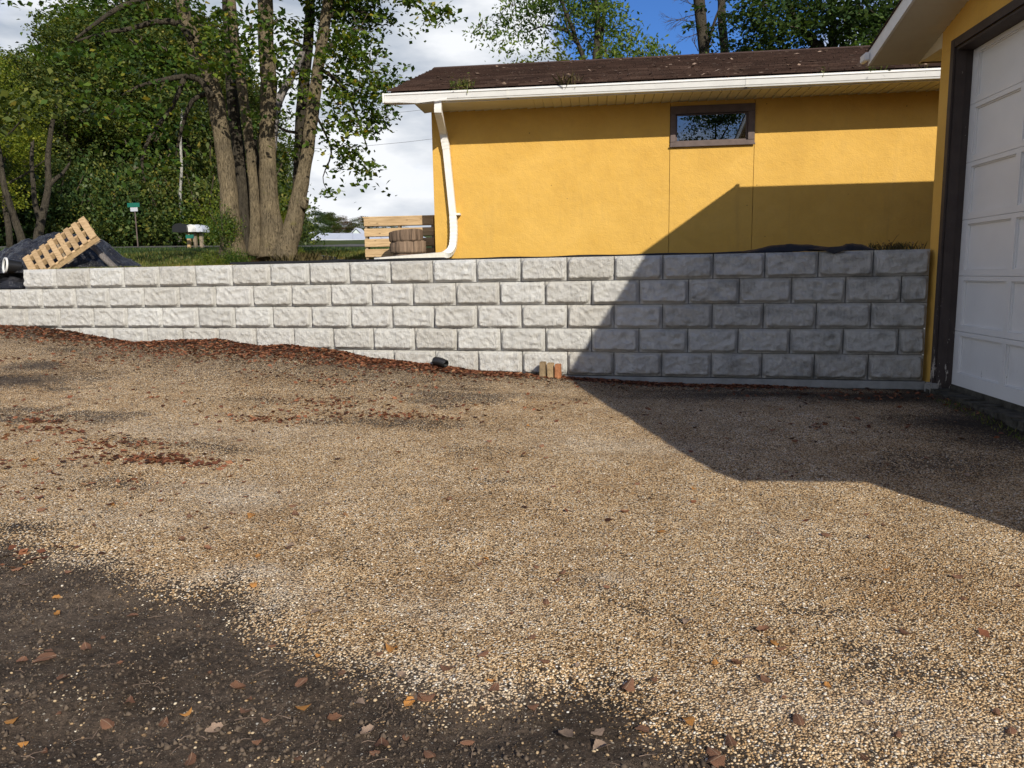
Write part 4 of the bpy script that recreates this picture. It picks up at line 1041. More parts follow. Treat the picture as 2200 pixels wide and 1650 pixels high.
# overhead cables
for (a, b, lab) in (((380, 248), (1010, 224), 'thin overhead cable above the lawn, upper of two'), ((380, 318), (1010, 288), 'thin overhead cable above the lawn, lower of two')):
    A = at(*a, 55); B = at(*b, 60); pts = [A+(B-A)*t-np.array([0, 0, .5*math.sin(math.pi*t)]) for t in np.linspace(0, 1, 9)]
    tag(MB().tube(pts, [.013]*9, 5).build('overhead_cable', M['wire']), lab, 'cable', 'overhead cables')

# ------------------------------------------------------------------ foliage
def leaf_quads(Cn, size, r, up=.6, fold=.25, asp=.62, nrm=None):
    """one folded four cornered leaf per centre"""
    n = len(Cn); N_ = r.normal(size=(n, 3)); N_[:, 2] = np.abs(N_[:, 2])*1.0+up
    if nrm is not None: N_ = N_+nrm
    N_ /= np.linalg.norm(N_, axis=1)[:, None]
    T = r.normal(size=(n, 3)); T[:, 2] -= .5; T -= N_*np.sum(T*N_, 1)[:, None]; T /= np.linalg.norm(T, axis=1)[:, None]
    S = np.cross(N_, T); sz = size*(.6+.8*r.random(n))[:, None]
    a = Cn-T*sz*.5; c_ = Cn+T*sz*.5
    b = Cn+S*sz*asp*.5+N_*sz*fold*.3-T*sz*.06; d = Cn-S*sz*asp*.5+N_*sz*fold*.3-T*sz*.06
    V = np.stack([a, b, c_, d], 1).reshape(-1, 3); Fq = np.arange(4*n).reshape(n, 4); return V, Fq
def blob_points(blobs, per, r, tw=.17):
    """leaves sit on twig ends which fill each blob, thinner towards the rim; also returns the twigs"""
    pts = []; twigs = []
    for (c, rx, ry, rz, dens) in blobs:
        nt_ = max(3, int(per*dens*(rx*ry*rz)**(2/3.)*10)); u = r.normal(size=(nt_, 3)); u /= np.linalg.norm(u, axis=1)[:, None]
        rad_ = r.random(nt_)**.45; E_ = c+u*rad_[:, None]*np.array([rx, ry, rz])
        for q in E_:
            m = r.integers(9, 22); w = tw*(.6+.8*r.random())
            o_ = r.normal(size=(m, 3))*np.array([w, w, w*.42]); o_[:, 2] -= .35*np.hypot(o_[:, 0], o_[:, 1]); pts.append(q+o_)
            twigs.append((c+(q-c)*.25, q))
    return np.concatenate(pts), twigs
def twig_mesh(tw, r, rad_=.006, frac=.5):
    q = MB()
    for a, b in tw:
        if r.random() > frac: continue
        m = (a+b)/2+r.normal(size=3)*.04-np.array([0, 0, -.04]); q.tube([a, m, b], [rad_*1.6, rad_, rad_*.4], 3, False)
    return q
def trunk_path(pix, D, widths, sides=14, dD=None, seed=0, jit=.10):
    """a limb given by pixels, widths in pixels, at its distance"""
    pts = []; rs = []; r = random.Random(seed)
    for i, (x, y) in enumerate(pix):
        d = D+(dD[i] if dD else 0); pts.append(at(x, y, d)); rs.append(widths[i]/2*d/F/(1.14 if widths[i] > 18 else 1.02))
    # densify with catmull-rom
    P_ = [np.array(p) for p in pts]; out = []; ro = []
    for i in range(len(P_)-1):
        p0_, p1_, p2_, p3_ = P_[max(i-1, 0)], P_[i], P_[i+1], P_[min(i+2, len(P_)-1)]
        m = max(3, int(np.linalg.norm(p2_-p1_)/.16))
        for t in np.linspace(0, 1, m, endpoint=False):
            out.append(.5*((2*p1_)+(-p0_+p2_)*t+(2*p0_-5*p1_+4*p2_-p3_)*t*t+(-p0_+3*p1_-3*p2_+p3_)*t**3)); ro.append(rs[i]+(rs[i+1]-rs[i])*t)
    out.append(P_[-1]); ro.append(rs[-1])
    out = [p+np.array([r.uniform(-1, 1), r.uniform(-1, 1), 0])*q*.06 for p, q in zip(out, ro)]
    return MB().tube(out, ro, sides, True, jit, r)

# --- the big multi stemmed maple in front of the lawn (two clumps)
def world_children(root, base):
    def add(mb, name, mat, kind=0, **k):
        o = P(mb, name, mat, root, base, **k)
        if kind: o['kind'] = 'stuff'
        return o
    return add
B1 = tuple(at(505, 545, 14.6)); t1 = empty('maple_tree', B1)
tag(t1, 'multi stemmed maple, left clump of dark and sunlit trunks behind the wall', 'tree', 'maples behind the wall')
a1 = world_children(t1, B1)
a1(trunk_path([(500, 556), (499, 520), (494, 460), (490, 400), (478, 300), (466, 225), (447, 160), (420, 95), (398, 40), (385, -40), (378, -140)], 14.6, [66, 54, 43, 38, 36, 37, 35, 31, 28, 25, 22], seed=1), 'trunk', M['bark'], smooth=True)
a1(trunk_path([(528, 550), (527, 500), (522, 420), (512, 320), (500, 220), (493, 120), (488, 0), (484, -120)], 15.3, [42, 32, 29, 27, 25, 24, 22, 18], seed=2), 'trunk', M['bark_dark'], smooth=True)
a1(trunk_path([(548, 550), (549, 500), (546, 420), (538, 330), (527, 240), (515, 160), (505, 90), (497, 0), (490, -120)], 14.9, [34, 26, 22, 20, 22, 21, 18, 16, 13], seed=3), 'trunk', M['bark'], smooth=True)
a1(trunk_path([(560, 550), (560, 470), (552, 380), (545, 300)], 15.8, [26, 20, 17, 12], seed=23), 'trunk', M['bark_dark'], smooth=True)
# limbs reaching left
a1(trunk_path([(458, 210), (430, 172), (395, 165), (350, 172), (300, 185), (262, 205)], 14.5, [17, 13, 11, 9, 6, 3], 8, seed=4), 'limb', M['bark_dark'], smooth=True)
a1(trunk_path([(412, 85), (380, 50), (330, 48), (280, 62), (230, 70), (150, 92)], 14.2, [16, 13, 11, 9, 6, 3], 8, seed=5), 'limb', M['bark_dark'], smooth=True)
a1(trunk_path([(395, 170), (370, 230), (325, 290), (305, 345), (312, 390)], 14.3, [10, 8, 7, 6, 3], 7, seed=6), 'limb', M['bark_dark'], smooth=True)
a1(trunk_path([(450, 200), (415, 215), (395, 260), (385, 300), (378, 335)], 14.8, [10, 9, 7, 5, 3], 7, seed=7), 'limb', M['bark_dark'], smooth=True)
a1(trunk_path([(385, -20), (330, -10), (260, 15), (200, 55), (160, 85)], 14.0, [16, 13, 10, 7, 4], 8, seed=8), 'limb', M['bark_dark'], smooth=True)
B2 = tuple(at(600, 548, 15.0)); t2 = empty('maple_tree', B2)
tag(t2, 'multi stemmed maple, right clump with thick sunlit trunks nearest the shed', 'tree', 'maples behind the wall')
a2 = world_children(t2, B2)
a2(trunk_path([(588, 562), (588, 535), (584, 490), (578, 430), (575, 350), (576, 270), (578, 200), (573, 110), (570, 0), (568, -130)], 14.9, [82, 66, 53, 41, 38, 38, 37, 34, 33, 29], seed=9), 'trunk', M['bark'], smooth=True)
a2(trunk_path([(584, 330), (591, 250), (604, 205), (622, 172), (640, 140), (650, 110)], 14.9, [18, 17, 16, 16, 14, 10], 10, seed=10), 'limb', M['bark_pale'], smooth=True)
a2(trunk_path([(612, 555), (620, 520), (632, 470), (640, 400), (644, 320), (648, 240), (656, 150), (664, 60), (668, -60), (672, -140)], 15.4, [50, 34, 26, 24, 26, 26, 25, 22, 20, 17], seed=11), 'trunk', M['bark_dark'], smooth=True)
a2(trunk_path([(612, 556), (618, 525), (632, 480), (641, 430), (653, 370), (664, 300), (674, 220), (683, 150), (694, 75), (705, 0), (716, -130)], 14.7, [66, 48, 42, 37, 30, 29, 29, 26, 25, 23, 19], seed=12), 'trunk', M['bark'], smooth=True)
a2(trunk_path([(650, 447), (654, 436), (657, 425)], 14.6, [16, 22, 12], 9, seed=13), 'burl', M['bark'], smooth=True)
a2(trunk_path([(690, 115), (706, 100), (716, 96)], 14.7, [14, 16, 9], 9, seed=14), 'branch_stub', M['bark_dark'], smooth=True)
a2(trunk_path([(640, 285), (618, 282), (598, 272)], 15.1, [7, 6, 5], 6, seed=15), 'limb', M['bark_dark'], smooth=True)
a2(trunk_path([(650, 100), (632, 92), (615, 88), (600, 110)], 15.1, [8, 7, 5, 3], 6, seed=16), 'limb', M['bark_dark'], smooth=True)
a2(trunk_path([(690, 150), (720, 170), (745, 200), (770, 260), (790, 320)], 14.7, [9, 7, 6, 4, 2], 6, seed=17), 'limb', M['bark_dark'], smooth=True)
a2(trunk_path([(672, 235), (700, 290), (712, 330), (694, 380), (702, 408)], 14.7, [6, 5, 4, 2, 1.5], 5, seed=18), 'limb', M['bark_dark'], smooth=True)
a2(trunk_path([(700, 40), (740, 20), (790, 30), (830, 40)], 14.7, [12, 9, 6, 3], 6, seed=19), 'limb', M['bark_dark'], smooth=True)
a2(trunk_path([(716, -130), (800, -90), (860, -20), (905, 20), (925, 50)], 14.7, [18, 12, 7, 4, 2], 6, seed=20), 'limb', M['bark_dark'], smooth=True)
rL = np.random.default_rng(21)
def px_blob(x, y, r, D, dens=1., fl=.75, dp=1.0):
    k = D/F; return (at(x, y, D), r*k, r*k*dp*1.2, r*k*fl, dens)
right_bl = [(740, 30, 42), (790, 20, 38), (825, 45, 22), (770, 60, 40), (730, 90, 34), (790, 95, 26), (745, 135, 42), (800, 140, 36), (845, 150, 22), (725, 175, 34), (775, 185, 42), (825, 185, 32), (855, 175, 14), (740, 225, 34), (790, 232, 38), (832, 240, 20), (715, 262, 24), (760, 272, 34), (800, 275, 22),
            (740, 320, 22), (770, 335, 30), (800, 355, 18), (735, 350, 14), (785, 372, 20), (715, 300, 10), (702, 408, 7), (710, 20, 30), (690, -20, 40), (760, -30, 60), (850, -50, 50)]
bl = [px_blob(x, y, r, 14.7+rL.uniform(-.9, .9), 1.25) for x, y, r in right_bl]
bl += [px_blob(x, y, r, 15.0+rL.uniform(-.5, .7), .8) for x, y, r in [(640, 60, 26), (625, 100, 18), (650, 30, 20), (610, 140, 22), (640, 150, 18), (630, 190, 14), (605, 170, 18), (625, 300, 14), (615, 330, 16), (600, 110, 14), (625, 240, 10), (600, 40, 18), (612, 400, 14), (625, 440, 12)]]
bl += [px_blob(x, y, r, 13.6, .8, .6) for x, y, r in [(440, 55, 26), (470, 75, 22), (500, 40, 20), (420, 110, 18), (455, 140, 18), (505, 120, 14), (560, 20, 16), (590, 55, 12), (610, 110, 16), (590, 165, 12), (640, 150, 12), (665, 60, 14), (690, 120, 10), (530, 85, 12), (575, 105, 8), (395, 135, 16), (660, 200, 8)]]
bl += [px_blob(x, y, r, 14.2, .9) for x, y, r in [(925, 20, 18), (910, 8, 18), (948, 22, 13), (920, 45, 10), (870, -6, 18), (960, 12, 8), (890, -10, 20)]]
bl += [px_blob(x, y, r, 14.6+rL.uniform(-2, 2), .7) for x, y, r in [(600, -120, 90), (720, -120, 110), (820, -150, 90), (640, -220, 110), (760, -240, 110)]]
pts, tw = blob_points([(c, a*1.14, b*1.14, d*1.14, e) for c, a, b, d, e in bl], 9.5, rL, .14)
shade_clumps = [(np.array([x, y, z]), 1.4, 1.4, .8, 1.) for x, y, z in [(-4.2, 11.8, 6.6), (-3.4, 12.8, 7.4), (-4.6, 13, 8.0), (-3.2, 14.2, 8.2), (-4.5, 15, 9.5), (-5, 11.2, 6.9)]]  # leaf clumps above the frame, added to shade the trunks and lawn
p2, _ = blob_points(shade_clumps, 1.1, rL, .3); pts = np.concatenate([pts, p2])
V, Fq = leaf_quads(pts, .105, rL); o = link('crown', mesh_np('crown', V, Fq), M['leaf_maple'], t2, -Vector(B2))
a2(twig_mesh(tw, rL, .007, .45), 'twigs', M['twig'], kind=1)
left_bl = []
for (x, y, r, d) in [(15, -14, 16, .9), (75, -10, 18, .9), (160, 0, 26, 1), (215, 24, 30, 1), (260, 8, 36, 1), (320, 20, 40, 1), (138, 106, 20, .9), (85, 108, 12, .9), (180, 100, 34, 1), (190, 130, 34, 1), (250, 80, 36, .9), (300, 100, 38, 1), (360, 110, 40, 1), (240, 140, 36, 1), (310, 160, 36, 1),
                     (380, 30, 40, 1), (440, 25, 38, 1), (410, 70, 36, 1), (450, 60, 40, 1.1), (480, 30, 40, 1.1), (520, 25, 30, 1.0), (470, 110, 36, 1), (510, 100, 26, .9), (430, 130, 34, 1), (520, 140, 22, .8), (490, 150, 26, .8), (540, 60, 24, .9), (545, 110, 20, .8),
                     (200, 190, 40, .9), (270, 210, 44, .9), (340, 200, 40, .9), (390, 180, 36, .9), (430, 200, 26, .8), (300, 260, 44, .8), (360, 260, 40, .8), (230, 250, 40, .7), (400, 250, 24, .7), (330, 310, 36, .7), (270, 310, 34, .6), (390, 310, 24, .6), (170, 240, 34, .6), (350, 350, 26, .6), (300, 360, 22, .5), (540, 190, 16, .6), (540, 250, 14, .5)]:
    left_bl.append(px_blob(x, y, r, 14.4+rL.uniform(-1.4, 1.4), d))
left_bl += [px_blob(x, y, r, 14.2+rL.uniform(-2, 2), .7) for x, y, r in [(60, -130, 80), (200, -120, 110), (340, -120, 110), (480, -130, 110), (120, -260, 90), (300, -280, 130), (470, -290, 120)]]
pts, tw = blob_points(left_bl, 4.4, rL, .16)
shade_clumps = [(np.array([x, y, z]), 1.5, 1.5, .8, 1.) for x, y, z in [(-6, 12.3, 9), (-7, 11.8, 7.6), (-6, 13.5, 8.2), (-6.5, 15, 10), (-5.5, 11.6, 7.0)]]  # more overhead clumps, added to keep the left foliage in shade
p2, _ = blob_points(shade_clumps, 1.1, rL, .3); pts = np.concatenate([pts, p2])
V, Fq = leaf_quads(pts, .105, rL); o = link('crown', mesh_np('crown', V, Fq), M['leaf_maple'], t1, -Vector(B1))
a1(twig_mesh(tw, rL, .007, .45), 'twigs', M['twig'], kind=1)

# --- trees behind the shed
def tree_thing(name, base, label, cat='tree', group=None):
    e_ = empty(name, base); tag(e_, label, cat, group); return e_, world_children(e_, base)
DA = 21.; Ba = tuple(at(1283, 500, DA)); ta, aa = tree_thing('ash_tree', Ba, 'airy light green tree rising behind the shed roof, against white cloud', group='trees behind the shed')
aa(trunk_path([(1283, 500), (1283, 300), (1280, 140), (1284, 60), (1280, 0), (1276, -90)], DA, [26, 21, 15, 13, 11, 8], seed=31), 'trunk', M['bark_dark'], smooth=True)
aa(trunk_path([(1268, 500), (1265, 300), (1256, 140), (1240, 90), (1222, 40), (1205, 0), (1190, -60)], DA, [16, 13, 9, 8, 8, 7, 5], seed=32), 'trunk', M['bark_dark'], smooth=True)
aa(trunk_path([(1295, 500), (1296, 300), (1291, 140), (1293, 80), (1298, 20), (1304, -60)], DA+.5, [14, 12, 8, 8, 8, 5], seed=33), 'trunk', M['bark_dark'], smooth=True)
aa(trunk_path([(1250, 120), (1235, 80), (1200, 60), (1170, 55), (1130, 70)], DA, [8, 7, 5, 4, 2], 6, seed=34), 'limb', M['bark_dark'], smooth=True)
aa(trunk_path([(1245, 100), (1222, 70), (1212, 20), (1212, -30)], DA, [6, 5, 4, 3], 6, seed=35), 'limb', M['bark_dark'], smooth=True)
bl = [px_blob(x, y, r, DA+rL.uniform(-.8, .8), d, .8) for x, y, r, d in [(1030, 62, 14, .7), (1045, 45, 14, .7), (1060, 75, 16, .7), (1075, 35, 18, .7), (1090, 85, 20, .7), (1110, 50, 22, .7), (1105, 15, 24, .7), (1140, 30, 28, .7), (1150, 75, 24, .6), (1085, 110, 12, .6), (1180, 20, 30, .7), (1200, 60, 24, .6), (1230, 20, 28, .7), (1260, 40, 30, .8), (1300, 20, 30, .8), (1320, 60, 30, .8), (1345, 85, 24, .8), (1360, 60, 14, .7), (1375, 65, 10, .6),
            (1290, 90, 30, .8), (1240, 90, 22, .6), (1330, 10, 20, .7), (1270, -10, 40, .8), (1190, -20, 40, .7), (1130, -20, 40, .7), (1310, 115, 28, .9), (1350, 110, 26, .9), (1390, 105, 20, .8), (1420, 98, 16, .8), (1435, 112, 12, .8), (1400, 122, 20, .8), (1370, 130, 24, .9), (1230, -90, 80, .6), (1320, -100, 60, .6), (1110, -90, 60, .6)]]
pts, tw = blob_points([(c, a*1.15, b*1.15, d*1.15, e) for c, a, b, d, e in bl], 12.0, rL, .19)
V, Fq = leaf_quads(pts, .125, rL, .1, .2, .42); link('crown', mesh_np('crown', V, Fq), M['leaf_ash'], ta, -Vector(Ba)); aa(twig_mesh(tw, rL, .009, .5), 'twigs', M['twig'], kind=1)
DY = 20.; By = tuple(at(1180, 500, DY)); ty, ay_ = tree_thing('sapling', By, 'yellow green sapling peeking over the shed roof under the airy tree', group='trees behind the shed')
ay_(trunk_path([(1180, 500), (1180, 300), (1178, 130)], DY, [8, 6, 3], 7, seed=36), 'trunk', M['bark_dark'], smooth=True)
bl = [px_blob(x, y, r, DY+rL.uniform(-.4, .4), 1.0) for x, y, r in [(1110, 132, 14), (1140, 122, 20), (1170, 110, 22), (1200, 118, 22), (1225, 130, 18), (1180, 135, 24), (1150, 140, 20), (1200, 90, 12), (1250, 138, 14), (1175, 200, 40)]]
pts, tw = blob_points(bl, 2.2, rL, .16); V, Fq = leaf_quads(pts, .12, rL); link('crown', mesh_np('crown', V, Fq), M['leaf_yellow'], ty, -Vector(By))
DK = 22.; Bk = tuple(at(1515, 500, DK)); tk, ak = tree_thing('ivy_clad_tree', Bk, 'dark ivy clad trunks with bare twigs behind the shed, against blue sky', group='trees behind the shed')
ak(trunk_path([(1512, 500), (1510, 300), (1513, 130), (1508, 60), (1502, 0), (1498, -90)], DK, [30, 27, 24, 24, 25, 20], seed=41), 'trunk', M['bark_dark'], smooth=True)
ak(trunk_path([(1562, 500), (1560, 300), (1558, 130), (1552, 60), (1550, 0), (1548, -90)], DK+.4, [26, 22, 18, 16, 15, 12], seed=42), 'trunk', M['bark_dark'], smooth=True)
ak(trunk_path([(1520, 100), (1534, 50), (1548, 10), (1556, -40)], DK, [7, 6, 5, 4], 6, seed=43), 'limb', M['bark_dark'], smooth=True)
tq = MB(); rt = random.Random(12)
def bare(p, d, ln, r, lev):
    q = p+d*ln; mid = p+d*ln*.5+np.array([rt.uniform(-1, 1), rt.uniform(-1, 1), rt.uniform(-1, 1)])*ln*.06
    tq.tube([p, mid, q], [r, r*.8, r*.55], 4, False)
    if lev:
        for k in range(3):
            dd = d+np.array([rt.uniform(-.7, .7), rt.uniform(-.6, .6), rt.uniform(-.6, .6)]); dd /= np.linalg.norm(dd); s = p+(q-p)*rt.uniform(.35, 1); bare(s, dd, ln*.62, r*.55, lev-1)
for (x, y, dx, dz, ln) in [(1500, 45, -1, .12, .55), (1500, 30, -1, -.25, .6), (1500, 20, -.8, .6, .5), (1502, 70, -.8, -.3, .35), (1500, 5, -.9, .4, .5), (1522, 60, .8, .5, .4), (1500, 110, -.5, .9, .35), (1540, 110, -.6, .6, .3)]:
    v = np.array([dx, rt.uniform(-.3, .3), dz]); bare(at(x, y, DK), v/np.linalg.norm(v), ln, .013, 3)
ak(tq, 'bare_twigs', M['twig'], kind=1)
bl = [px_blob(x, y, r, DK+rL.uniform(-.2, .2), d, 1.3) for x, y, r, d in [(1500, 20, 12, .5), (1525, 60, 10, .6), (1530, 90, 14, .5), (1488, 50, 8, .6), (1550, 40, 16, .7), (1560, 90, 18, .6), (1540, -40, 30, .6), (1495, -50, 20, .6), (1500, 118, 10, .4), (1575, 30, 20, .8)]]
pts, tw = blob_points(bl, 1.3, rL, .13); V, Fq = leaf_quads(pts, .12, rL); link('ivy', mesh_np('ivy', V, Fq), M['leaf_dark'], tk, -Vector(Bk))
DC = 20.5; Bc = tuple(at(1740, 500, DC)); tcx, ac = tree_thing('oak_tree', Bc, 'dense dark green tree behind the shed, next to the garage roof', group='trees behind the shed')
ac(trunk_path([(1790, 500), (1785, 300), (1768, 120), (1745, 90), (1720, 60), (1700, 20), (1680, -60)], DC, [30, 27, 20, 16, 13, 11, 8], seed=51), 'trunk', M['bark_dark'], smooth=True)
ac(trunk_path([(1800, 500), (1795, 300), (1788, 120), (1790, 60), (1788, 0), (1790, -90)], DC+.5, [24, 20, 14, 12, 11, 8], seed=52), 'trunk', M['bark_dark'], smooth=True)
bl = [px_blob(x, y, r, DC+rL.uniform(-1, 1), d, .85) for x, y, r, d in [(1600, 15, 26, .8), (1640, 20, 32, .9), (1620, 60, 28, .8), (1605, 100, 24, .8), (1650, 70, 32, .8), (1690, 30, 34, .9), (1680, 80, 28, .7), (1645, 110, 22, .7), (1720, 60, 28, .8), (1740, 20, 36, .9), (1730, 95, 22, .6), (1780, 40, 34, .9), (1770, 85, 26, .7), (1820, 20, 36, 1), (1830, 60, 30, 1), (1820, 90, 22, 1), (1860, 30, 36, 1.1), (1870, 80, 28, 1.1), (1900, 50, 34, 1.1), (1930, 20, 30, 1), (1700, 112, 16, .5), (1930, 80, 34, 1), (1700, -50, 60, .7), (1820, -60, 70, .8), (1600, -50, 40, .6), (1930, -60, 60, .8)]]
pts, tw = blob_points([(c, a*1.15, b*1.2, d*1.15, e) for c, a, b, d, e in bl], 16.0, rL, .19)
V, Fq = leaf_quads(pts, .115, rL); link('crown', mesh_np('crown', V, Fq), M['leaf_dark'], tcx, -Vector(Bc)); ac(twig_mesh(tw, rL, .008, .35), 'twigs', M['twig'], kind=1)
Bs = tuple(at(1865, 500, 18.5)); ts_, as_ = tree_thing('bush', Bs, 'bright green bush top behind the shed ridge, below the dark tree', 'bush')
as_(trunk_path([(1865, 500), (1864, 300), (1862, 120)], 18.5, [9, 7, 4], 7, seed=53), 'trunk', M['bark_dark'], smooth=True)
bl = [px_blob(x, y, r, 18.5, 1.0) for x, y, r in [(1835, 106, 10), (1855, 98, 13), (1875, 96, 12), (1880, 112, 12), (1860, 118, 14), (1840, 122, 12)]]
pts, tw = blob_points(bl, 1.3, rL, .13); V, Fq = leaf_quads(pts, .11, rL); link('foliage', mesh_np('foliage', V, Fq), M['leaf_ash'], ts_, -Vector(Bs))

# --- woods across the lane
def crown_mesh(i, h, w, n, leaf):
    r = np.random.default_rng(300+i); pts = []
    k = 46
    for j in range(k):
        t = r.random()**.8; z = h*(.16+.84*t); rr_ = w*(math.sin(math.pi*min(1, .12+.88*t))**.7)*(.75+.3*r.random()); a = r.random()*6.28; q = r.random()**.5
        c_ = np.array([math.cos(a)*rr_*q, math.sin(a)*rr_*q, z]); m = n//k; s = .28+.45*r.random()
        nn = max(6, m//9)
        for _ in range(nn):
            u = r.normal(size=3); u /= np.linalg.norm(u); e_ = c_+u*s*1.5*np.array([1, 1, .6]); pts.append(e_+r.normal(size=(9, 3))*np.array([.22, .22, .10]))
    P_ = np.concatenate(pts); V, Fq = leaf_quads(P_, leaf, r, .5); return mesh_np('crown', V, Fq)
CM = [crown_mesh(i, 1*9.5, 2.3, 17000, .135) for i in range(5)]
def bare_trunk(i, h, r0):
    r = random.Random(900+i); q = MB(); pts = [np.array([0, 0, -.4])]; x = y = 0; dx = r.uniform(-.06, .06)
    for k in range(1, 9): x += dx*h/8+r.uniform(-.07, .07); y += r.uniform(-.07, .07); pts.append(np.array([x, y, h*k/8]))
    q.tube(pts, [r0*(1-.1*k) for k in range(9)], 8, True, .1, r)
    for k in range(7):
        b = pts[r.randrange(3, 8)]; a = r.uniform(0, 6.28); l = r.uniform(.8, 2.2); e_ = b+np.array([math.cos(a)*l, math.sin(a)*l, l*.7]); q.tube([b, (b+e_)/2+np.array([0, 0, -.1]), e_], [r0*.4, r0*.28, r0*.12], 5, False)
    return q.mesh('trunk', True)
TM = [bare_trunk(i, 8.5, .17) for i in range(4)]
wr = random.Random(17)
KINDS = {'leaf_forest': 'green', 'leaf_dark': 'dark green', 'leaf_yellow': 'yellow green'}
def wood_tree(px, D, h, mat, label, trunk='bark_dark', name='woodland_tree', rz=None, wide=1.):
    p = lpos(px, D); e_ = empty(name, p, wr.uniform(0, 6.28) if rz is None else rz); tag(e_, label, 'tree', 'trees of the woods across the lane')
    sc = h/10.2
    o = bpy.data.objects.new('crown', CM[wr.randrange(5)].copy() if False else CMM[(wr.randrange(5), mat)]); COL.objects.link(o); o.parent = e_; o.scale = (sc*wide, sc*wide, sc)
    o2 = bpy.data.objects.new('trunk', TMM[(wr.randrange(4), trunk)]); COL.objects.link(o2); o2.parent = e_; o2.scale = (sc, sc, sc)
    return e_
CMM = {}; TMM = {}
for i, me in enumerate(CM):
    for mt in ('leaf_forest', 'leaf_dark', 'leaf_yellow', 'leaf_rust'):
        m2 = me.copy(); m2.materials.append(M[mt]); CMM[(i, mt)] = m2
for i, me in enumerate(TM):
    for mt in ('bark_dark', 'bark', 'birch'):
        m2 = me.copy(); m2.materials.append(M[mt]); TMM[(i, mt)] = m2
WT = [(-60, 30, 6.2, 'leaf_forest', 'green tree cut by the left edge of the picture, across the lane'), (20, 27, 5.9, 'leaf_yellow', 'sunlit yellow green tree, leftmost whole tree across the lane'), (75, 32, 6.7, 'leaf_forest', 'green woodland tree behind the tilted pallet'),
      (125, 35, 7.4, 'leaf_yellow', 'yellow green woodland tree just right of the leftmost tree'), (175, 34, 8.6, 'leaf_forest', 'green woodland tree above the right end of the plastic heap'), (225, 37, 10.4, 'leaf_yellow', 'yellow green woodland tree between the heap and the street sign'), (270, 35, 9.5, 'leaf_forest', 'green woodland tree just left of the street sign'),
      (320, 36, 11, 'leaf_dark', 'dark woodland tree just right of the street sign'), (365, 35, 10, 'leaf_forest', 'green woodland tree left of the mailboxes'), (415, 36, 10.5, 'leaf_dark', 'dark woodland tree right behind the mailboxes'), (465, 36, 10, 'leaf_forest', 'woodland tree behind the left maple trunk'), (520, 37, 9, 'leaf_dark', 'woodland tree seen between the two maple clumps'),
      (560, 36, 7, 'leaf_forest', 'low woodland tree behind the thick right maple trunks'), (605, 40, 4.6, 'leaf_yellow', 'small yellow green tree seen between the right maple trunks')]
for px, D, h, mat, lab in WT: wood_tree(px, D, h, mat, lab)
for j, (px, D, h, mat) in enumerate([(0, 42, 8.0, 'leaf_dark'), (60, 44, 8.0, 'leaf_dark'), (140, 44, 8.8, 'leaf_dark'), (210, 45, 11.5, 'leaf_dark'), (290, 44, 11.5, 'leaf_forest'), (350, 45, 12, 'leaf_dark'), (420, 45, 12, 'leaf_dark'), (490, 46, 11, 'leaf_forest'), (545, 46, 8, 'leaf_dark'), (590, 48, 6, 'leaf_dark')]):
    e_ = wood_tree(px, D, h, mat, 'back row tree of the dark woods, seen only in gaps between nearer trees', wide=1.25)
# birch and leaning trunks at the wood's edge
for (pix, D, wd, mat, lab, nm) in [([(386, 520), (389, 470), (387, 420), (390, 360), (388, 300), (392, 230)], 31, [7, 6, 6, 5, 5, 4], 'birch', 'slim white birch trunk left of the mailboxes', 'birch_tree'),
                                   ([(52, 545), (45, 510), (32, 470), (18, 430), (8, 395), (-2, 330), (-12, 250)], 21, [17, 14, 12, 11, 10, 9, 8], 'bark_dark', 'leaning mossy trunk at the left edge above the plastic heap', 'leaning_tree'),
                                   ([(78, 545), (84, 500), (92, 460), (100, 425), (104, 390), (103, 340), (110, 280), (122, 220)], 23, [19, 16, 14, 12, 11, 10, 8, 6], 'bark_dark', 'forked trunk rising from behind the plastic heap', 'forked_tree')]:
    Bz = tuple(at(*pix[0], D)); e_ = empty(nm, Bz); tag(e_, lab, 'tree'); aw = world_children(e_, Bz)
    aw(trunk_path(pix, D, wd, 9, seed=int(D)), 'trunk', M[mat], smooth=True)
    bb = [px_blob(pix[-1][0]+rL.uniform(-50, 50), pix[-1][1]+rL.uniform(-60, 20), 26, D+rL.uniform(-1, 1), .5) for _ in range(7)]
    pts, tw = blob_points(bb, 1.0, rL, .25); V, Fq = leaf_quads(pts, .17, rL); link('crown', mesh_np('crown', V, Fq), M['leaf_forest'], e_, -Vector(Bz))
    if nm == 'forked_tree':
        aw(trunk_path([(88, 480), (76, 440), (72, 400), (68, 350), (70, 300)], D, [10, 9, 8, 7, 5], 8, seed=61), 'limb', M['bark_dark'], smooth=True); aw(trunk_path([(103, 400), (118, 385), (135, 372), (150, 350)], D, [10, 8, 6, 3], 7, seed=62), 'limb', M['bark_dark'], smooth=True)
# undergrowth in front of the woods: shrubs one can tell apart
def shrub_mesh(i, n=5200, leaf=.075):
    r = np.random.default_rng(700+i); pts = []
    for j in range(22):
        a = r.random()*6.28; q = r.random()**.6*1.0; z = .15+.95*r.random()*(1.05-.6*q); c_ = np.array([math.cos(a)*q, math.sin(a)*q, z])
        for _ in range(n//22//8): u = r.normal(size=3)*.2; pts.append(c_+u+r.normal(size=(8, 3))*np.array([.11, .11, .06]))
    V, Fq = leaf_quads(np.concatenate(pts), leaf, r, .5); return mesh_np('foliage', V, Fq)
SHM = [shrub_mesh(i) for i in range(4)]
def stems_mesh():
    q = MB(); r = random.Random(5)
    for k in range(9): a = r.uniform(0, 6.28); q.tube([(0, 0, -.2), (math.cos(a)*.3, math.sin(a)*.3, .5), (math.cos(a)*.7, math.sin(a)*.7, 1.0)], [.022, .016, .006], 4, False)
    return q.mesh('stems')
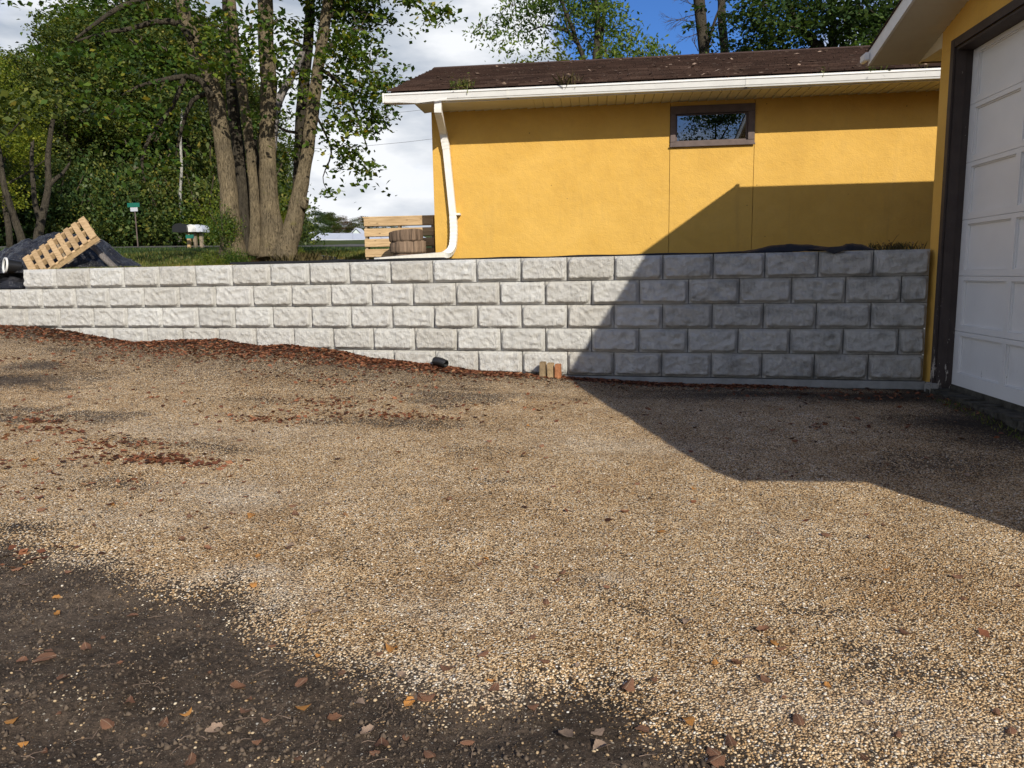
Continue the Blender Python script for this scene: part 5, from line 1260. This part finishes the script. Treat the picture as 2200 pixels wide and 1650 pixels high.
STM = stems_mesh(); STM.materials.append(M['twig'])
SMM = {}
for i, me in enumerate(SHM):
    for mt in ('leaf_forest', 'leaf_dark', 'leaf_yellow', 'leaf_rust', 'leaf_maple'):
        m2 = me.copy(); m2.materials.append(M[mt]); SMM[(i, mt)] = m2
def shrub(p, s, mat, label, group=None, hz=1.):
    e_ = empty('shrub', p, wr.uniform(0, 6.28)); tag(e_, label, 'shrub', group)
    for me in (SMM[(wr.randrange(4), mat)], STM):
        o = bpy.data.objects.new('foliage' if me != STM else 'stems', me); COL.objects.link(o); o.parent = e_; o.scale = (s, s, s*hz)
    return e_
for i, px in enumerate(range(-70, 610, 27)):
    D = 32.5+wr.uniform(-1.2, 1.2); mat = wr.choice(['leaf_forest', 'leaf_forest', 'leaf_dark', 'leaf_yellow'])
    p = lpos(px+wr.uniform(-6, 6), D); shrub(p, wr.uniform(1.1, 1.9), mat, {'leaf_forest': 'mid green', 'leaf_dark': 'dark green', 'leaf_yellow': 'yellow green'}[mat]+' undergrowth shrub in the band along the foot of the woods', 'undergrowth along the woods', wr.uniform(1.0, 1.5))
for i, px in enumerate(range(-60, 560, 40)):
    p = lpos(px+wr.uniform(-8, 8), 35.5); shrub(p, wr.uniform(1.9, 2.6), wr.choice(['leaf_dark', 'leaf_forest']), 'taller dark shrub in the second row inside the woods', 'tall shrubs inside the woods', 1.5)
# dark mass of leaves deeper in the woods, nothing to count
r = np.random.default_rng(5); n = 80000
pxs = r.uniform(-150, 600, n); Dn = r.uniform(47, 56, n); hh = r.random(n)*np.interp(pxs, [-150, 0, 200, 470, 540, 600], [6.5, 6.5, 8.5, 9.5, 7, 4.5])
C_ = []
for a, d, h_ in zip(pxs, Dn, hh):
    q = at(a, 525, d); C_.append((q[0], q[1], 1.66+.055*(d-11.5)+h_))
V, Fq = leaf_quads(np.array(C_), .26, r, .2); tag(link('deep_woods', mesh_np('deep_woods', V, Fq), M['leaf_dark']), 'dark mass of foliage deep in the woods across the lane', kind='stuff')
# shrubs and shoots around the maple feet
for (px, py, D, s, mat, hz, lab) in [(478, 500, 14.3, .30, 'leaf_maple', 1.7, 'leafy shoots sprouting in front of the left maple trunk'), (505, 520, 14.0, .22, 'leaf_maple', 1.6, 'dark leafy shoots between the maple trunks'), (452, 548, 13.8, .22, 'leaf_yellow', 1.1, 'yellow green weed clump left of the maple foot'), (600, 470, 15.5, .22, 'leaf_yellow', 1.8, 'yellow green shoots behind the thick maple trunk'), (632, 530, 15.6, .20, 'leaf_yellow', 1.3, 'yellowish weeds right of the maple foot'), (530, 548, 14.1, .18, 'leaf_rust', .8, 'rust tinged seedlings at the maple foot'), (632, 545, 15.0, .22, 'leaf_yellow', .8, 'low green weeds hugging the right maple trunk')]:
    p = at(px, py, D); g0 = float(lz(p[0], p[1])); p[2] = max(g0-.05, min(p[2]-s*.5, g0+.9)) if py < 510 else g0
    e_ = shrub((p[0], p[1], g0 if py >= 510 else p[2]), s, mat, lab, None, hz)
# distant trees on the hill beyond the lawn
for (px, D, top, mat, lab, wd) in [(655, 85, 458, 'leaf_forest', 'distant green tree just right of the maples', 1.5), (685, 95, 453, 'leaf_dark', 'distant rounded dark tree above the pale roof', 1.7), (712, 105, 458, 'leaf_forest', 'distant green tree above the middle of the pale roof', 1.6), (738, 115, 466, 'leaf_rust', 'distant rusty brown tree above the pale roof', 1.7), (765, 115, 470, 'leaf_forest', 'distant olive tree above the little hut', 1.7), (790, 120, 467, 'leaf_dark', 'distant dark tree left of the standing pallet', 1.7), (820, 120, 470, 'leaf_forest', 'distant tree mostly hidden behind the standing pallet', 1.7), (630, 80, 450, 'leaf_yellow', 'distant yellow green tree behind the right maple trunk', 1.3),
                                   (725, 130, 468, 'leaf_dark', 'far dark tree between the green and the rusty one', 2.0), (700, 130, 462, 'leaf_forest', 'far green tree behind the rounded dark one', 2.0), (850, 130, 470, 'leaf_dark', 'far dark tree behind the pallet and log rounds', 2.0), (780, 135, 466, 'leaf_rust', 'far brownish tree behind the hut', 2.0)]:
    p = lpos(px, D); h = at(px, top, D)[2]-p[2]
    e_ = empty('distant_tree', p, wr.uniform(0, 6)); tag(e_, lab, 'tree', 'distant trees beyond the lawn'); sc = h/9.6
    o = bpy.data.objects.new('crown', CMM[(wr.randrange(5), mat)]); COL.objects.link(o); o.parent = e_; o.scale = (sc*wd*1.3, sc*wd*1.3, sc*1.42); o.location = (0, 0, -.42*h)
# trees on the street side, behind the camera (the window mirrors them)
for (x, y, h, mat, lab) in [(3.5, -24, 9.5, 'leaf_dark', 'dark tree behind the camera, mirrored at the left of the shed window'), (7.2, -27, 12.5, 'leaf_dark', 'taller tree behind the camera, mirrored in the middle of the shed window'), (-6, -30, 9, 'leaf_dark', 'tree behind the camera, left of the mirrored ones'), (-13, -28, 11, 'leaf_forest', 'second tree behind the camera, far left side')]:
    e_ = empty('street_tree', (x, y, float(gz(x, y)))); tag(e_, lab, 'tree', 'trees behind the camera'); sc = h/10
    for nm, me in (('crown', CMM[(wr.randrange(5), mat)]), ('trunk', TMM[(wr.randrange(4), 'bark_dark')])):
        o = bpy.data.objects.new(nm, me); COL.objects.link(o); o.parent = e_; o.scale = (sc, sc, sc)

# ------------------------------------------------------------------ grass and weeds
def blades(P_, h, r, w=.012, lean=.4):
    n = len(P_); a = r.random(n)*6.28; hh_ = h*(.5+r.random(n)); d = np.stack([np.cos(a), np.sin(a), 0*a], 1); s = np.stack([-np.sin(a), np.cos(a), 0*a], 1)
    ln = d*(hh_*lean*r.random(n))[:, None]; b0 = P_-s*w/2; b1 = P_+s*w/2; m0 = P_+ln*.4+np.array([0, 0, 1])*(hh_*.6)[:, None]; tp_ = P_+ln+np.array([0, 0, 1])*hh_[:, None]
    V = np.stack([b0, b1, m0+s*w*.35, tp_, m0-s*w*.35], 1).reshape(-1, 3)
    Fq = (np.arange(n)*5)[:, None]+np.array([0, 1, 2, 3, 4])[None]; return V, Fq
r = np.random.default_rng(9); n = 60000
ss = r.uniform(4.8, 15, n); qq = .3+r.random(n)**1.5*9; X = WA[0]+ss*WU[0]-qq*WN[0]; Y = WA[1]+ss*WU[1]-qq*WN[1]
k = (X < -3.3) & (np.hypot((X-tb[0])/1.5, (Y-tb[1])/1.2) > 1); X, Y = X[k], Y[k]
V, Fq = blades(np.stack([X, Y, lz(X, Y)], 1), .055, r); tag(link('grass', mesh_np('grass', V, Fq), M['grass']), 'short autumn grass around the maples behind the wall', kind='stuff')
n = 16000; X = r.uniform(-20, -6, n); Y = r.uniform(15, 25, n); k = np.hypot(X, Y) < 27; X, Y = X[k], Y[k]; V, Fq = blades(np.stack([X, Y, lz(X, Y)], 1), .07, r, .02)
tag(link('tall_grass', mesh_np('tall_grass', V, Fq), M['leaf_dark']), 'shaded rough grass between the wall and the lane', kind='stuff')  # dark leaf colour puts the tree shade into this grass
c = at(640, 545, 14.6); n = 700; X = c[0]+r.normal(size=n)*.25; Y = c[1]+r.normal(size=n)*.2; V, Fq = blades(np.stack([X, Y, lz(X, Y)], 1), .17, r, .008, .8)
o = link('dry_grass_tuft', mesh_np('dry_grass_tuft', V, Fq), M['drygrass']); tag(o, 'dry brown grass tuft at the right maple foot', 'grass tuft')
# gutter plants
def gut_pt(px, py): return hit(px, py, [0, 1, 0], GF+.07)
def tuft(pxs_, py, h, n, mat, label, lean=.8, w=.012, leafy=0, name='gutter_plant'):
    a = gut_pt(pxs_[0], py); b = gut_pt(pxs_[1], py); c_ = (a+b)/2; zz = ZS+.07; base = Vector((c_[0], GF+.07, zz)); hw = (b[0]-a[0])/2
    P_ = np.stack([r.uniform(-hw, hw, n)*.8, r.normal(size=n)*.03, np.zeros(n)], 1); V, Fq = blades(P_, h, r, w, lean)
    o = link(name, mesh_np(name, V, Fq), M[mat], None, base); tag(o, label, 'plant', 'plants growing in the gutter')
    if leafy:
        C_ = np.stack([r.uniform(-hw, hw, leafy), r.normal(size=leafy)*.05, h*.3+np.abs(r.normal(size=leafy))*h*.4], 1); V, Fq = leaf_quads(C_, .035, r, .2, .2, .4); link('leaves', mesh_np('leaves', V, Fq), M[mat], o)
tuft((968, 1018), 195, .17, 60, 'weed', 'bushy green weed in the gutter near its left end', .5, .012, 420)
tuft((1195, 1250), 178, .16, 60, 'drygrass', 'dry wispy grass in the gutter left of the window', 1.1, .006)
tuft((1762, 1778), 155, .11, 14, 'weed', 'small green seedling in the gutter right of the window', .8, .018, 14)
tuft((1856, 1905), 152, .10, 60, 'weed', 'green and brown weeds in the gutter under the garage eave', .9, .012, 90)
tuft((1950, 1990), 147, .12, 40, 'drygrass', 'straggly dry stems in the gutter beside the garage', 1.1, .008, 20)
tuft((1740, 1752), 156, .08, 10, 'drygrass', 'tiny dry sprig in the gutter beside the green seedling', 1.1, .008)
# weeds behind the wall top near the garage
c = wp(.28, -.45, 1.66); n = 260; X = np.clip(r.normal(size=n)*.16, -.35, .3); V, Fq = blades(np.stack([X, r.normal(size=n)*.1, 0*X], 1), .10, r, .008, .8)
o = link('wall_weeds', mesh_np('wall_weeds', V, Fq), M['drygrass'], None, c); tag(o, 'withered brown weeds on top of the wall beside the garage', 'weeds')
q = MB(); q.tube([(-.05, 0, 0), (-.02, 0, .12), (.03, 0, .2), (.06, 0, .23)], [.004, .003, .002, .001], 4); q.tube([(-.02, 0, .12), (-.07, 0, .17)], [.002, .001], 4); q.build('stem', M['twig'], o)
C_ = r.normal(size=(220, 3))*np.array([.13, .06, .04])+np.array([-.03, 0, .07]); V, Fq = leaf_quads(C_, .028, r); link('leaves', mesh_np('leaves', V, Fq), M['leaf_rust'], o)
# moss and weeds at the garage threshold
V = []; n = 170; X = XG-.10-r.random(n)*.16; Y = r.uniform(6.2, 8.0, n)
V, Fq = blades(np.stack([X, Y, gz(X, Y)], 1), .028, r, .008, 1.2); tag(link('threshold_weeds', mesh_np('threshold_weeds', V, Fq), M['weed']), 'low green weeds along the garage threshold', kind='stuff')

# ------------------------------------------------------------------ fallen leaves, litter, loose stones
def leaf_strip(P_, size, r, lift=.4):
    """small curled leaves, three cross rows each"""
    n = len(P_); a = r.random(n)*6.28; T = np.stack([np.cos(a), np.sin(a), r.uniform(-lift, lift, n)], 1); T /= np.linalg.norm(T, axis=1)[:, None]
    U = np.array([0, 0, 1.])+r.normal(size=(n, 3))*lift; S = np.cross(T, U); S /= np.linalg.norm(S, axis=1)[:, None]; Nn = np.cross(S, T)
    sz = (size*(.5+r.random(n)))[:, None]; cl = (r.uniform(-.1, .5, n))[:, None]
    a0 = P_-T*sz*.5+Nn*sz*cl*.3; b = P_-T*sz*.05+S*sz*.34+Nn*sz*cl*.3; c_ = P_+T*sz*.5+Nn*sz*cl*.4; d = P_-T*sz*.05-S*sz*.34+Nn*sz*cl*.3; m = P_-Nn*0
    V = np.stack([a0, b, c_, d, m], 1).reshape(-1, 3); k = (np.arange(n)*5)[:, None]
    Fq = np.concatenate([k+np.array([[0, 1, 4]]), k+np.array([[1, 2, 4]]), k+np.array([[2, 3, 4]]), k+np.array([[3, 0, 4]])]); return V, Fq
r = np.random.default_rng(33); PL = []
# band of litter along the wall foot
n = 15000; s = r.uniform(1.2, 14, n); dens = np.interp(s, [1.2, 2.2, 3.2, 4.2, 5.0, 7.0, 8.0, 9.0, 10.2, 10.8, 14], [.22, .7, .8, .5, .9, 1, 1, .95, .6, .55, .4]); k = r.random(n) < dens; s = s[k]
wdt = np.interp(s, [1.5, 4, 5, 7, 9, 10.5, 14], [.10, .10, .22, .30, .42, .35, .25]); q_ = .03+np.abs(r.normal(size=len(s)))*wdt
PL.append(np.stack([WA[0]+WU[0]*s+WN[0]*q_, WA[1]+WU[1]*s+WN[1]*q_], 1))
# clusters seen on the gravel
for px, py, a, b, m in [(310, 985, .30, .10, 170), (350, 990, .15, .06, 90), (200, 955, .22, .10, 60), (120, 925, .22, .06, 70), (90, 905, .2, .08, 50), (590, 902, .25, .09, 110), (700, 862, .3, .10, 60), (780, 890, .5, .10, 90), (870, 893, .3, .07, 60), (690, 870, .35, .12, 60), (430, 1000, .15, .06, 30), (300, 1080, .3, .2, 18), (230, 770, .8, .3, 60), (180, 780, .5, .2, 40), (620, 805, .6, .2, 60), (720, 820, .6, .2, 60), (800, 830, .5, .2, 40), (340, 855, .5, .2, 30), (60, 1000, .3, .15, 30), (60, 1190, .18, .05, 26), (30, 930, .15, .1, 14), (300, 955, .2, .08, 50), (70, 900, .3, .1, 40), (100, 1050, .25, .12, 14), (270, 1035, .15, .06, 14), (1000, 880, .4, .3, 26), (1150, 870, .8, .3, 40), (2020, 855, .7, .15, 120), (1900, 845, .8, .12, 120), (2130, 880, .3, .15, 60), (1500, 835, 1.0, .10, 90), (1850, 920, .6, .2, 30)]:
    c = gpt(px, py); PL.append(c[:2]+r.normal(size=(m, 2))*np.array([a, b]))
n = 2000; q_ = r.random(n)*6; s = r.uniform(-.2, 11, n); k = r.random(n) < np.exp(-q_/2.4)*np.clip(.25+s/12, 0, 1); PL.append(np.stack([WA[0]+WU[0]*s[k]+WN[0]*q_[k], WA[1]+WU[1]*s[k]+WN[1]*q_[k]], 1))
PL = np.concatenate(PL); q_ = (PL-WA)@WN; PL = PL[q_ > .045]; PL = PL[PL[:, 0] < 3.5]
V, Fq = leaf_strip(np.column_stack([PL, gz(PL[:, 0], PL[:, 1])+.006]), .046, r); o = link('leaf_litter', mesh_np('leaf_litter', V, Fq), M['litter']); tag(o, 'russet leaf litter heaped along the wall foot and in drifts on the gravel', kind='stuff')
# leaves on the roof and the lawn
n = 520; X = r.uniform(-2.6, 4.4, n); t = r.random(n)**1.4*3.2; V, Fq = leaf_strip(np.stack([X, EY+t, EZ+SL*t+.016], 1), .06, r, .3); o = link('roof_leaves', mesh_np('roof_leaves', V, Fq), M['lf_pale']); tag(o, 'dry leaves scattered on the shingle roof', kind='stuff')
n = 9000; ss = r.uniform(4.9, 11, n); qq = .25+r.random(n)**1.4*4.5; X = WA[0]+ss*WU[0]-qq*WN[0]; Y = WA[1]+ss*WU[1]-qq*WN[1]; k = (X < -2.7) & (X > tb[0]+1.2); X, Y = X[k], Y[k]
V, Fq = leaf_strip(np.stack([X, Y, lz(X, Y)+.035], 1), .055, r, .5); o = link('lawn_leaves', mesh_np('lawn_leaves', V, Fq), M['lawnleaf']); tag(o, 'yellow and brown leaves strewn over the grass around the maples', kind='stuff')

def big_leaf(i, r):
    """a curled leaf with pointed lobes and a stalk"""
    nu, nv_ = 14, 7; V = []; cu = r.uniform(.2, 1.1); cv_ = r.uniform(-.8, .9); tw_ = r.uniform(-.5, .5); lob = r.uniform(.05, .22)
    for a in range(nu):
        t = a/(nu-1); wid = .36*math.sin(math.pi*(t**.8))**.75*(1+lob*math.sin(t*14+i))*(1 if a % 2 else .86)
        for b in range(nv_):
            s = (b/(nv_-1)*2-1); x = t-.5; y = s*wid; z = cu*.28*(2*t-1)**2*(1 if i % 3 else -.4)+cv_*abs(s)**1.5*wid*.9+tw_*x*y*1.2+.02*math.sin(7*x+5*y*3+i)
            V.append((x, y, z))
    Fq = [(a*nv_+b, a*nv_+b+1, (a+1)*nv_+b+1, (a+1)*nv_+b) for a in range(nu-1) for b in range(nv_-1)]
    z0 = min(v[2] for v in V); V = [(x, y, z-z0+.02) for x, y, z in V]
    m = V[(nv_//2)]; b = len(V); e_ = (m[0]-.30, m[1]+r.uniform(-.12, .12), m[2]+r.uniform(-.02, .1))
    V += [(m[0], m[1]-.012, m[2]), (m[0], m[1]+.012, m[2]), (e_[0], e_[1]+.006, e_[2]), (e_[0], e_[1]-.006, e_[2])]; Fq.append((b, b+1, b+2, b+3))
    me = bpy.data.meshes.new('leaf'); me.from_pydata(V, [], Fq); me.update(); me.polygons.foreach_set('use_smooth', [True]*len(Fq)); return me
rl = random.Random(44); LM = {}
for mt in ('lf_brown', 'lf_orange', 'lf_pale'):
    for i in range(7):
        me = big_leaf(i, rl); me.materials.append(M[mt]); LM[(mt, i)] = me
def fallen(px, py, size, mt, label=None, group='leaves fallen one by one'):
    p = gpt(px, py); o = bpy.data.objects.new('fallen_leaf', LM[(mt, rl.randrange(7))]); COL.objects.link(o)
    s = size*.80; o.scale = (s, s, s); o.location = (p[0], p[1], p[2]+.002); o.rotation_euler = (rl.uniform(-.25, .25), rl.uniform(-.25, .25), rl.uniform(0, 6.28))
    soil = float(m_vals(np.array([p[0]]), np.array([p[1]]))[0][0]) > .5
    col = {'lf_brown': 'brown', 'lf_orange': 'orange', 'lf_pale': 'pale dry'}[mt]; small = size < .065
    tag(o, label or '%s%s fallen leaf lying on %s' % ('small ' if small else 'large ', col, 'the dark soil' if soil else 'the pea gravel'), 'leaf', group)
NL = [(1478, 1553, .075, 'lf_orange', 'bright orange leaf at the lower middle, on the gravel edge'), (1044, 1202, .05, 'lf_orange', 'bright orange leaf lying in the middle of the gravel'), (1420, 1145, .075, 'lf_orange', 'orange leaf tented on the gravel below the shadow tip'), (962, 1440, .085, 'lf_brown', 'large brown leaf on the pale gravel rim at bottom centre'), (1058, 1466, .05, 'lf_orange', 'small orange leaf right of the large brown one at bottom centre'),
      (1062, 1483, .08, 'lf_brown', 'brown leaf with stalk just below the small orange one'), (1146, 1524, .06, 'lf_brown', 'pinkish brown leaf alone on the soil at bottom centre'), (95, 1418, .11, 'lf_brown', 'widest brown leaf on the soil at lower left'), (47, 1422, .07, 'lf_brown', 'upright brown leaf left of the widest one'), (278, 1512, .065, 'lf_brown', 'oval brown leaf on the soil at lower left'), (403, 1538, .055, 'lf_orange', 'small orange leaf on the soil, right of the oval brown one'), (652, 1525, .075, 'lf_orange', 'rust orange leaf on the soil left of bottom centre'),
      (75, 1204, .11, 'lf_brown', 'long rolled brown leaf at the left edge where gravel ends'), (148, 1232, .06, 'lf_brown', 'flat brown leaf right of the rolled one at the gravel edge'), (545, 1258, .06, 'lf_orange', 'yellow orange leaf on the pale gravel rim at left'), (122, 1321, .045, 'lf_orange', 'small yellow leaf on the soil at left'), (1350, 1480, .09, 'lf_brown', 'cupped brown leaf full of stones at lower middle'), (1662, 1383, .06, 'lf_orange', 'rounded orange leaf on the gravel at lower right'), (1905, 1225, .045, 'lf_orange', 'small orange leaf on the gravel right of centre'), (2145, 1103, .04, 'lf_orange', 'small orange leaf at the shadow edge by the right side'),
      (1640, 1357, .07, 'lf_brown', 'dark brown leaf above the rounded orange one'), (1945, 1362, .07, 'lf_brown', 'two toned brown leaf on the gravel at right'), (1715, 1550, .07, 'lf_brown', 'dark reddish leaf in the gravel at lower right'), (820, 1605, .09, 'lf_brown', 'forked brown leaf on the soil at the bottom edge'), (885, 1505, .08, 'lf_pale', 'pale grey brown leaf on the soil left of bottom centre'), (185, 1395, .075, 'lf_brown', 'folded brown leaf with stalk at lower left'), (65, 1502, .0, 'lf_brown', ''), (28, 1552, .06, 'lf_orange', 'orange brown leaf near the bottom left corner'), (540, 1110, .09, 'lf_orange', 'crumpled orange leaf in the left middle of the gravel'), (635, 1105, .08, 'lf_brown', 'curled red brown leaf right of the crumpled orange one'),
      (435, 1040, .055, 'lf_brown', 'red brown leaf below the leaf drifts at left'), (240, 1085, .05, 'lf_orange', 'orange leaf below the leaf drifts at far left'), (620, 1178, .06, 'lf_brown', 'thin brown leaf on the gravel left of centre'), (200, 1130, .05, 'lf_brown', 'upright brown leaf on the gravel at left'), (75, 990, .07, 'lf_orange', 'yellow brown leaf by the left drifts'), (960, 860, .10, 'lf_pale', 'pale pinkish leaf cluster on the gravel under the wall'), (1490, 1052, .05, 'lf_orange', 'light orange leaf at the shadow tip'), (1540, 1640, .09, 'lf_brown', 'folded brown leaf at the bottom edge'), (1290, 1608, .08, 'lf_pale', 'pale leaf with stalk near the bottom edge'), (1215, 1582, .08, 'lf_pale', 'pale curled leaf on the soil near bottom centre'), (1775, 1152, .07, 'lf_brown', 'dark curled leaf on the gravel right of centre'), (1380, 1570, .07, 'lf_brown', 'brown leaf tucked in a soil crack at lower middle'), (1570, 1600, .07, 'lf_brown', 'upright brown leaf on the soil at lower middle')]
for px, py, s, mt, lab in NL:
    if s: fallen(px, py, s, mt, lab, None)
k = 0
while k < 150:
    px = rl.uniform(0, 2200); py = 860+790*rl.random()**1.15
    if py < 1000 and px > 1250 and rl.random() < .5: continue
    if px > 1300 and rl.random() < .35: continue
    fallen(px, py, rl.choice([.035, .045, .055, .065, .075]), rl.choices(['lf_brown', 'lf_orange', 'lf_pale'], [.78, .07, .15])[0]); k += 1
# loose stones: real geometry near the camera and spilled over the soil
def soil_bits():
    r = np.random.default_rng(72); V = []; ps_ = []
    n = 26000; X = r.uniform(-3.4, 2.2, n); Y = 1.7+2.2*r.random(n); k = (dirt_front(X, Y) > .6) & (vn(X*2.3, Y*2.3, 12) > r.random(n)*.8+.1); X, Y = X[k], Y[k]; n = len(X)
    sc = .0035+.0085*r.random(n)**3.2; o = np.array([(1, 0, 0), (-1, 0, 0), (0, 1, 0), (0, -1, 0), (0, 0, 1), (0, 0, -1)], float)
    B_ = o[None]*(.6+.7*r.random((n, 6, 1)))*sc[:, None, None]+r.normal(size=(n, 6, 3))*sc[:, None, None]*.25
    V = B_+np.stack([X, Y, gz(X, Y)+sc*.2], 1)[:, None]; f = np.array([(0, 2, 4), (2, 1, 4), (1, 3, 4), (3, 0, 4), (2, 0, 5), (1, 2, 5), (3, 1, 5), (0, 3, 5)])
    return mesh_np('soil_crumbs', V.reshape(-1, 3), ((np.arange(n)*6)[:, None, None]+f[None]).reshape(-1, 3))
M['crumb'] = simple('soil crumbs', (.118, .090, .067), .95, .1, .4, 40)
tag(link('soil_crumbs', soil_bits(), M['crumb']), 'crumbs of dark soil near the camera', kind='stuff')
tw_ = MB(); rw = random.Random(77)
for i in range(150):
    px, py = rw.uniform(0, 2200), rw.uniform(1150, 1650)
    if py < 1400-0*px and rw.random() < .6: continue
    p = gpt(px, py); a_ = rw.uniform(0, 3.14); l_ = rw.uniform(.02, .07); d_ = np.array([math.cos(a_), math.sin(a_), rw.uniform(-.05, .2)])*l_
    tw_.tube([p+np.array([0, 0, .004]), p+d_*.5+np.array([0, 0, .008]), p+d_+np.array([rw.uniform(-.01, .01), rw.uniform(-.01, .01), .005])], [.0011, .0010, .0006], 4, False)
tag(tw_.build('straw_bits', M['lf_pale']), 'bits of dry stalk and straw on the soil', kind='stuff')
def stones():
    r = np.random.default_rng(71); t = (1+5**.5)/2
    ico = np.array([(-1, t, 0), (1, t, 0), (-1, -t, 0), (1, -t, 0), (0, -1, t), (0, 1, t), (0, -1, -t), (0, 1, -t), (t, 0, -1), (t, 0, 1), (-t, 0, -1), (-t, 0, 1)])/math.hypot(1, t)
    fc = np.array([(0, 11, 5), (0, 5, 1), (0, 1, 7), (0, 7, 10), (0, 10, 11), (1, 5, 9), (5, 11, 4), (11, 10, 2), (10, 7, 6), (7, 1, 8), (3, 9, 4), (3, 4, 2), (3, 2, 6), (3, 6, 8), (3, 8, 9), (4, 9, 5), (2, 4, 11), (6, 2, 10), (8, 6, 7), (9, 8, 1)])
    n = 230000; X = r.uniform(-3.6, 3.4, n); D = 1.75+4.6*r.random(n)**1.3; Y = D
    d, pale = m_vals(X, Y); e_ = fbm(X*9, Y*9, 3, 3)*.25
    dd = d+e_; pr = np.interp(dd, [.25, .5, .75, .98, 1.1], [.50, .36, .15, .035, .012]); pr = pr*np.interp(D, [1.7, 3.0, 4.4, 6.3], [1, .85, .4, .05])
    k = r.random(n) < pr; X, Y = X[k], Y[k]; n = len(X)
    sc = .0038*(.5+1.3*r.random(n)**2.4); Z = gz(X, Y)+sc*.25
    ang = r.random(n)*6.28; ca, sa = np.cos(ang), np.sin(ang); ax_ = sc*(1+.35*r.random(n)); ay2 = sc*(.75+.3*r.random(n)); az_ = sc*(.55+.3*r.random(n))
    B_ = ico[None]*(1+.12*r.normal(size=(n, 12, 1)))
    lx = B_[:, :, 0]*ax_[:, None]; ly = B_[:, :, 1]*ay2[:, None]; lz2 = B_[:, :, 2]*az_[:, None]
    V = np.stack([X[:, None]+lx*ca[:, None]-ly*sa[:, None], Y[:, None]+lx*sa[:, None]+ly*ca[:, None], Z[:, None]+lz2], -1).reshape(-1, 3)
    Fq = (np.arange(n)*12)[:, None, None]+fc[None]; return mesh_np('loose_gravel', V, Fq.reshape(-1, 3), True)
tag(link('loose_gravel', stones(), M['pebble']), 'loose pea stones lying on the gravel and spilled over the soil', kind='stuff')
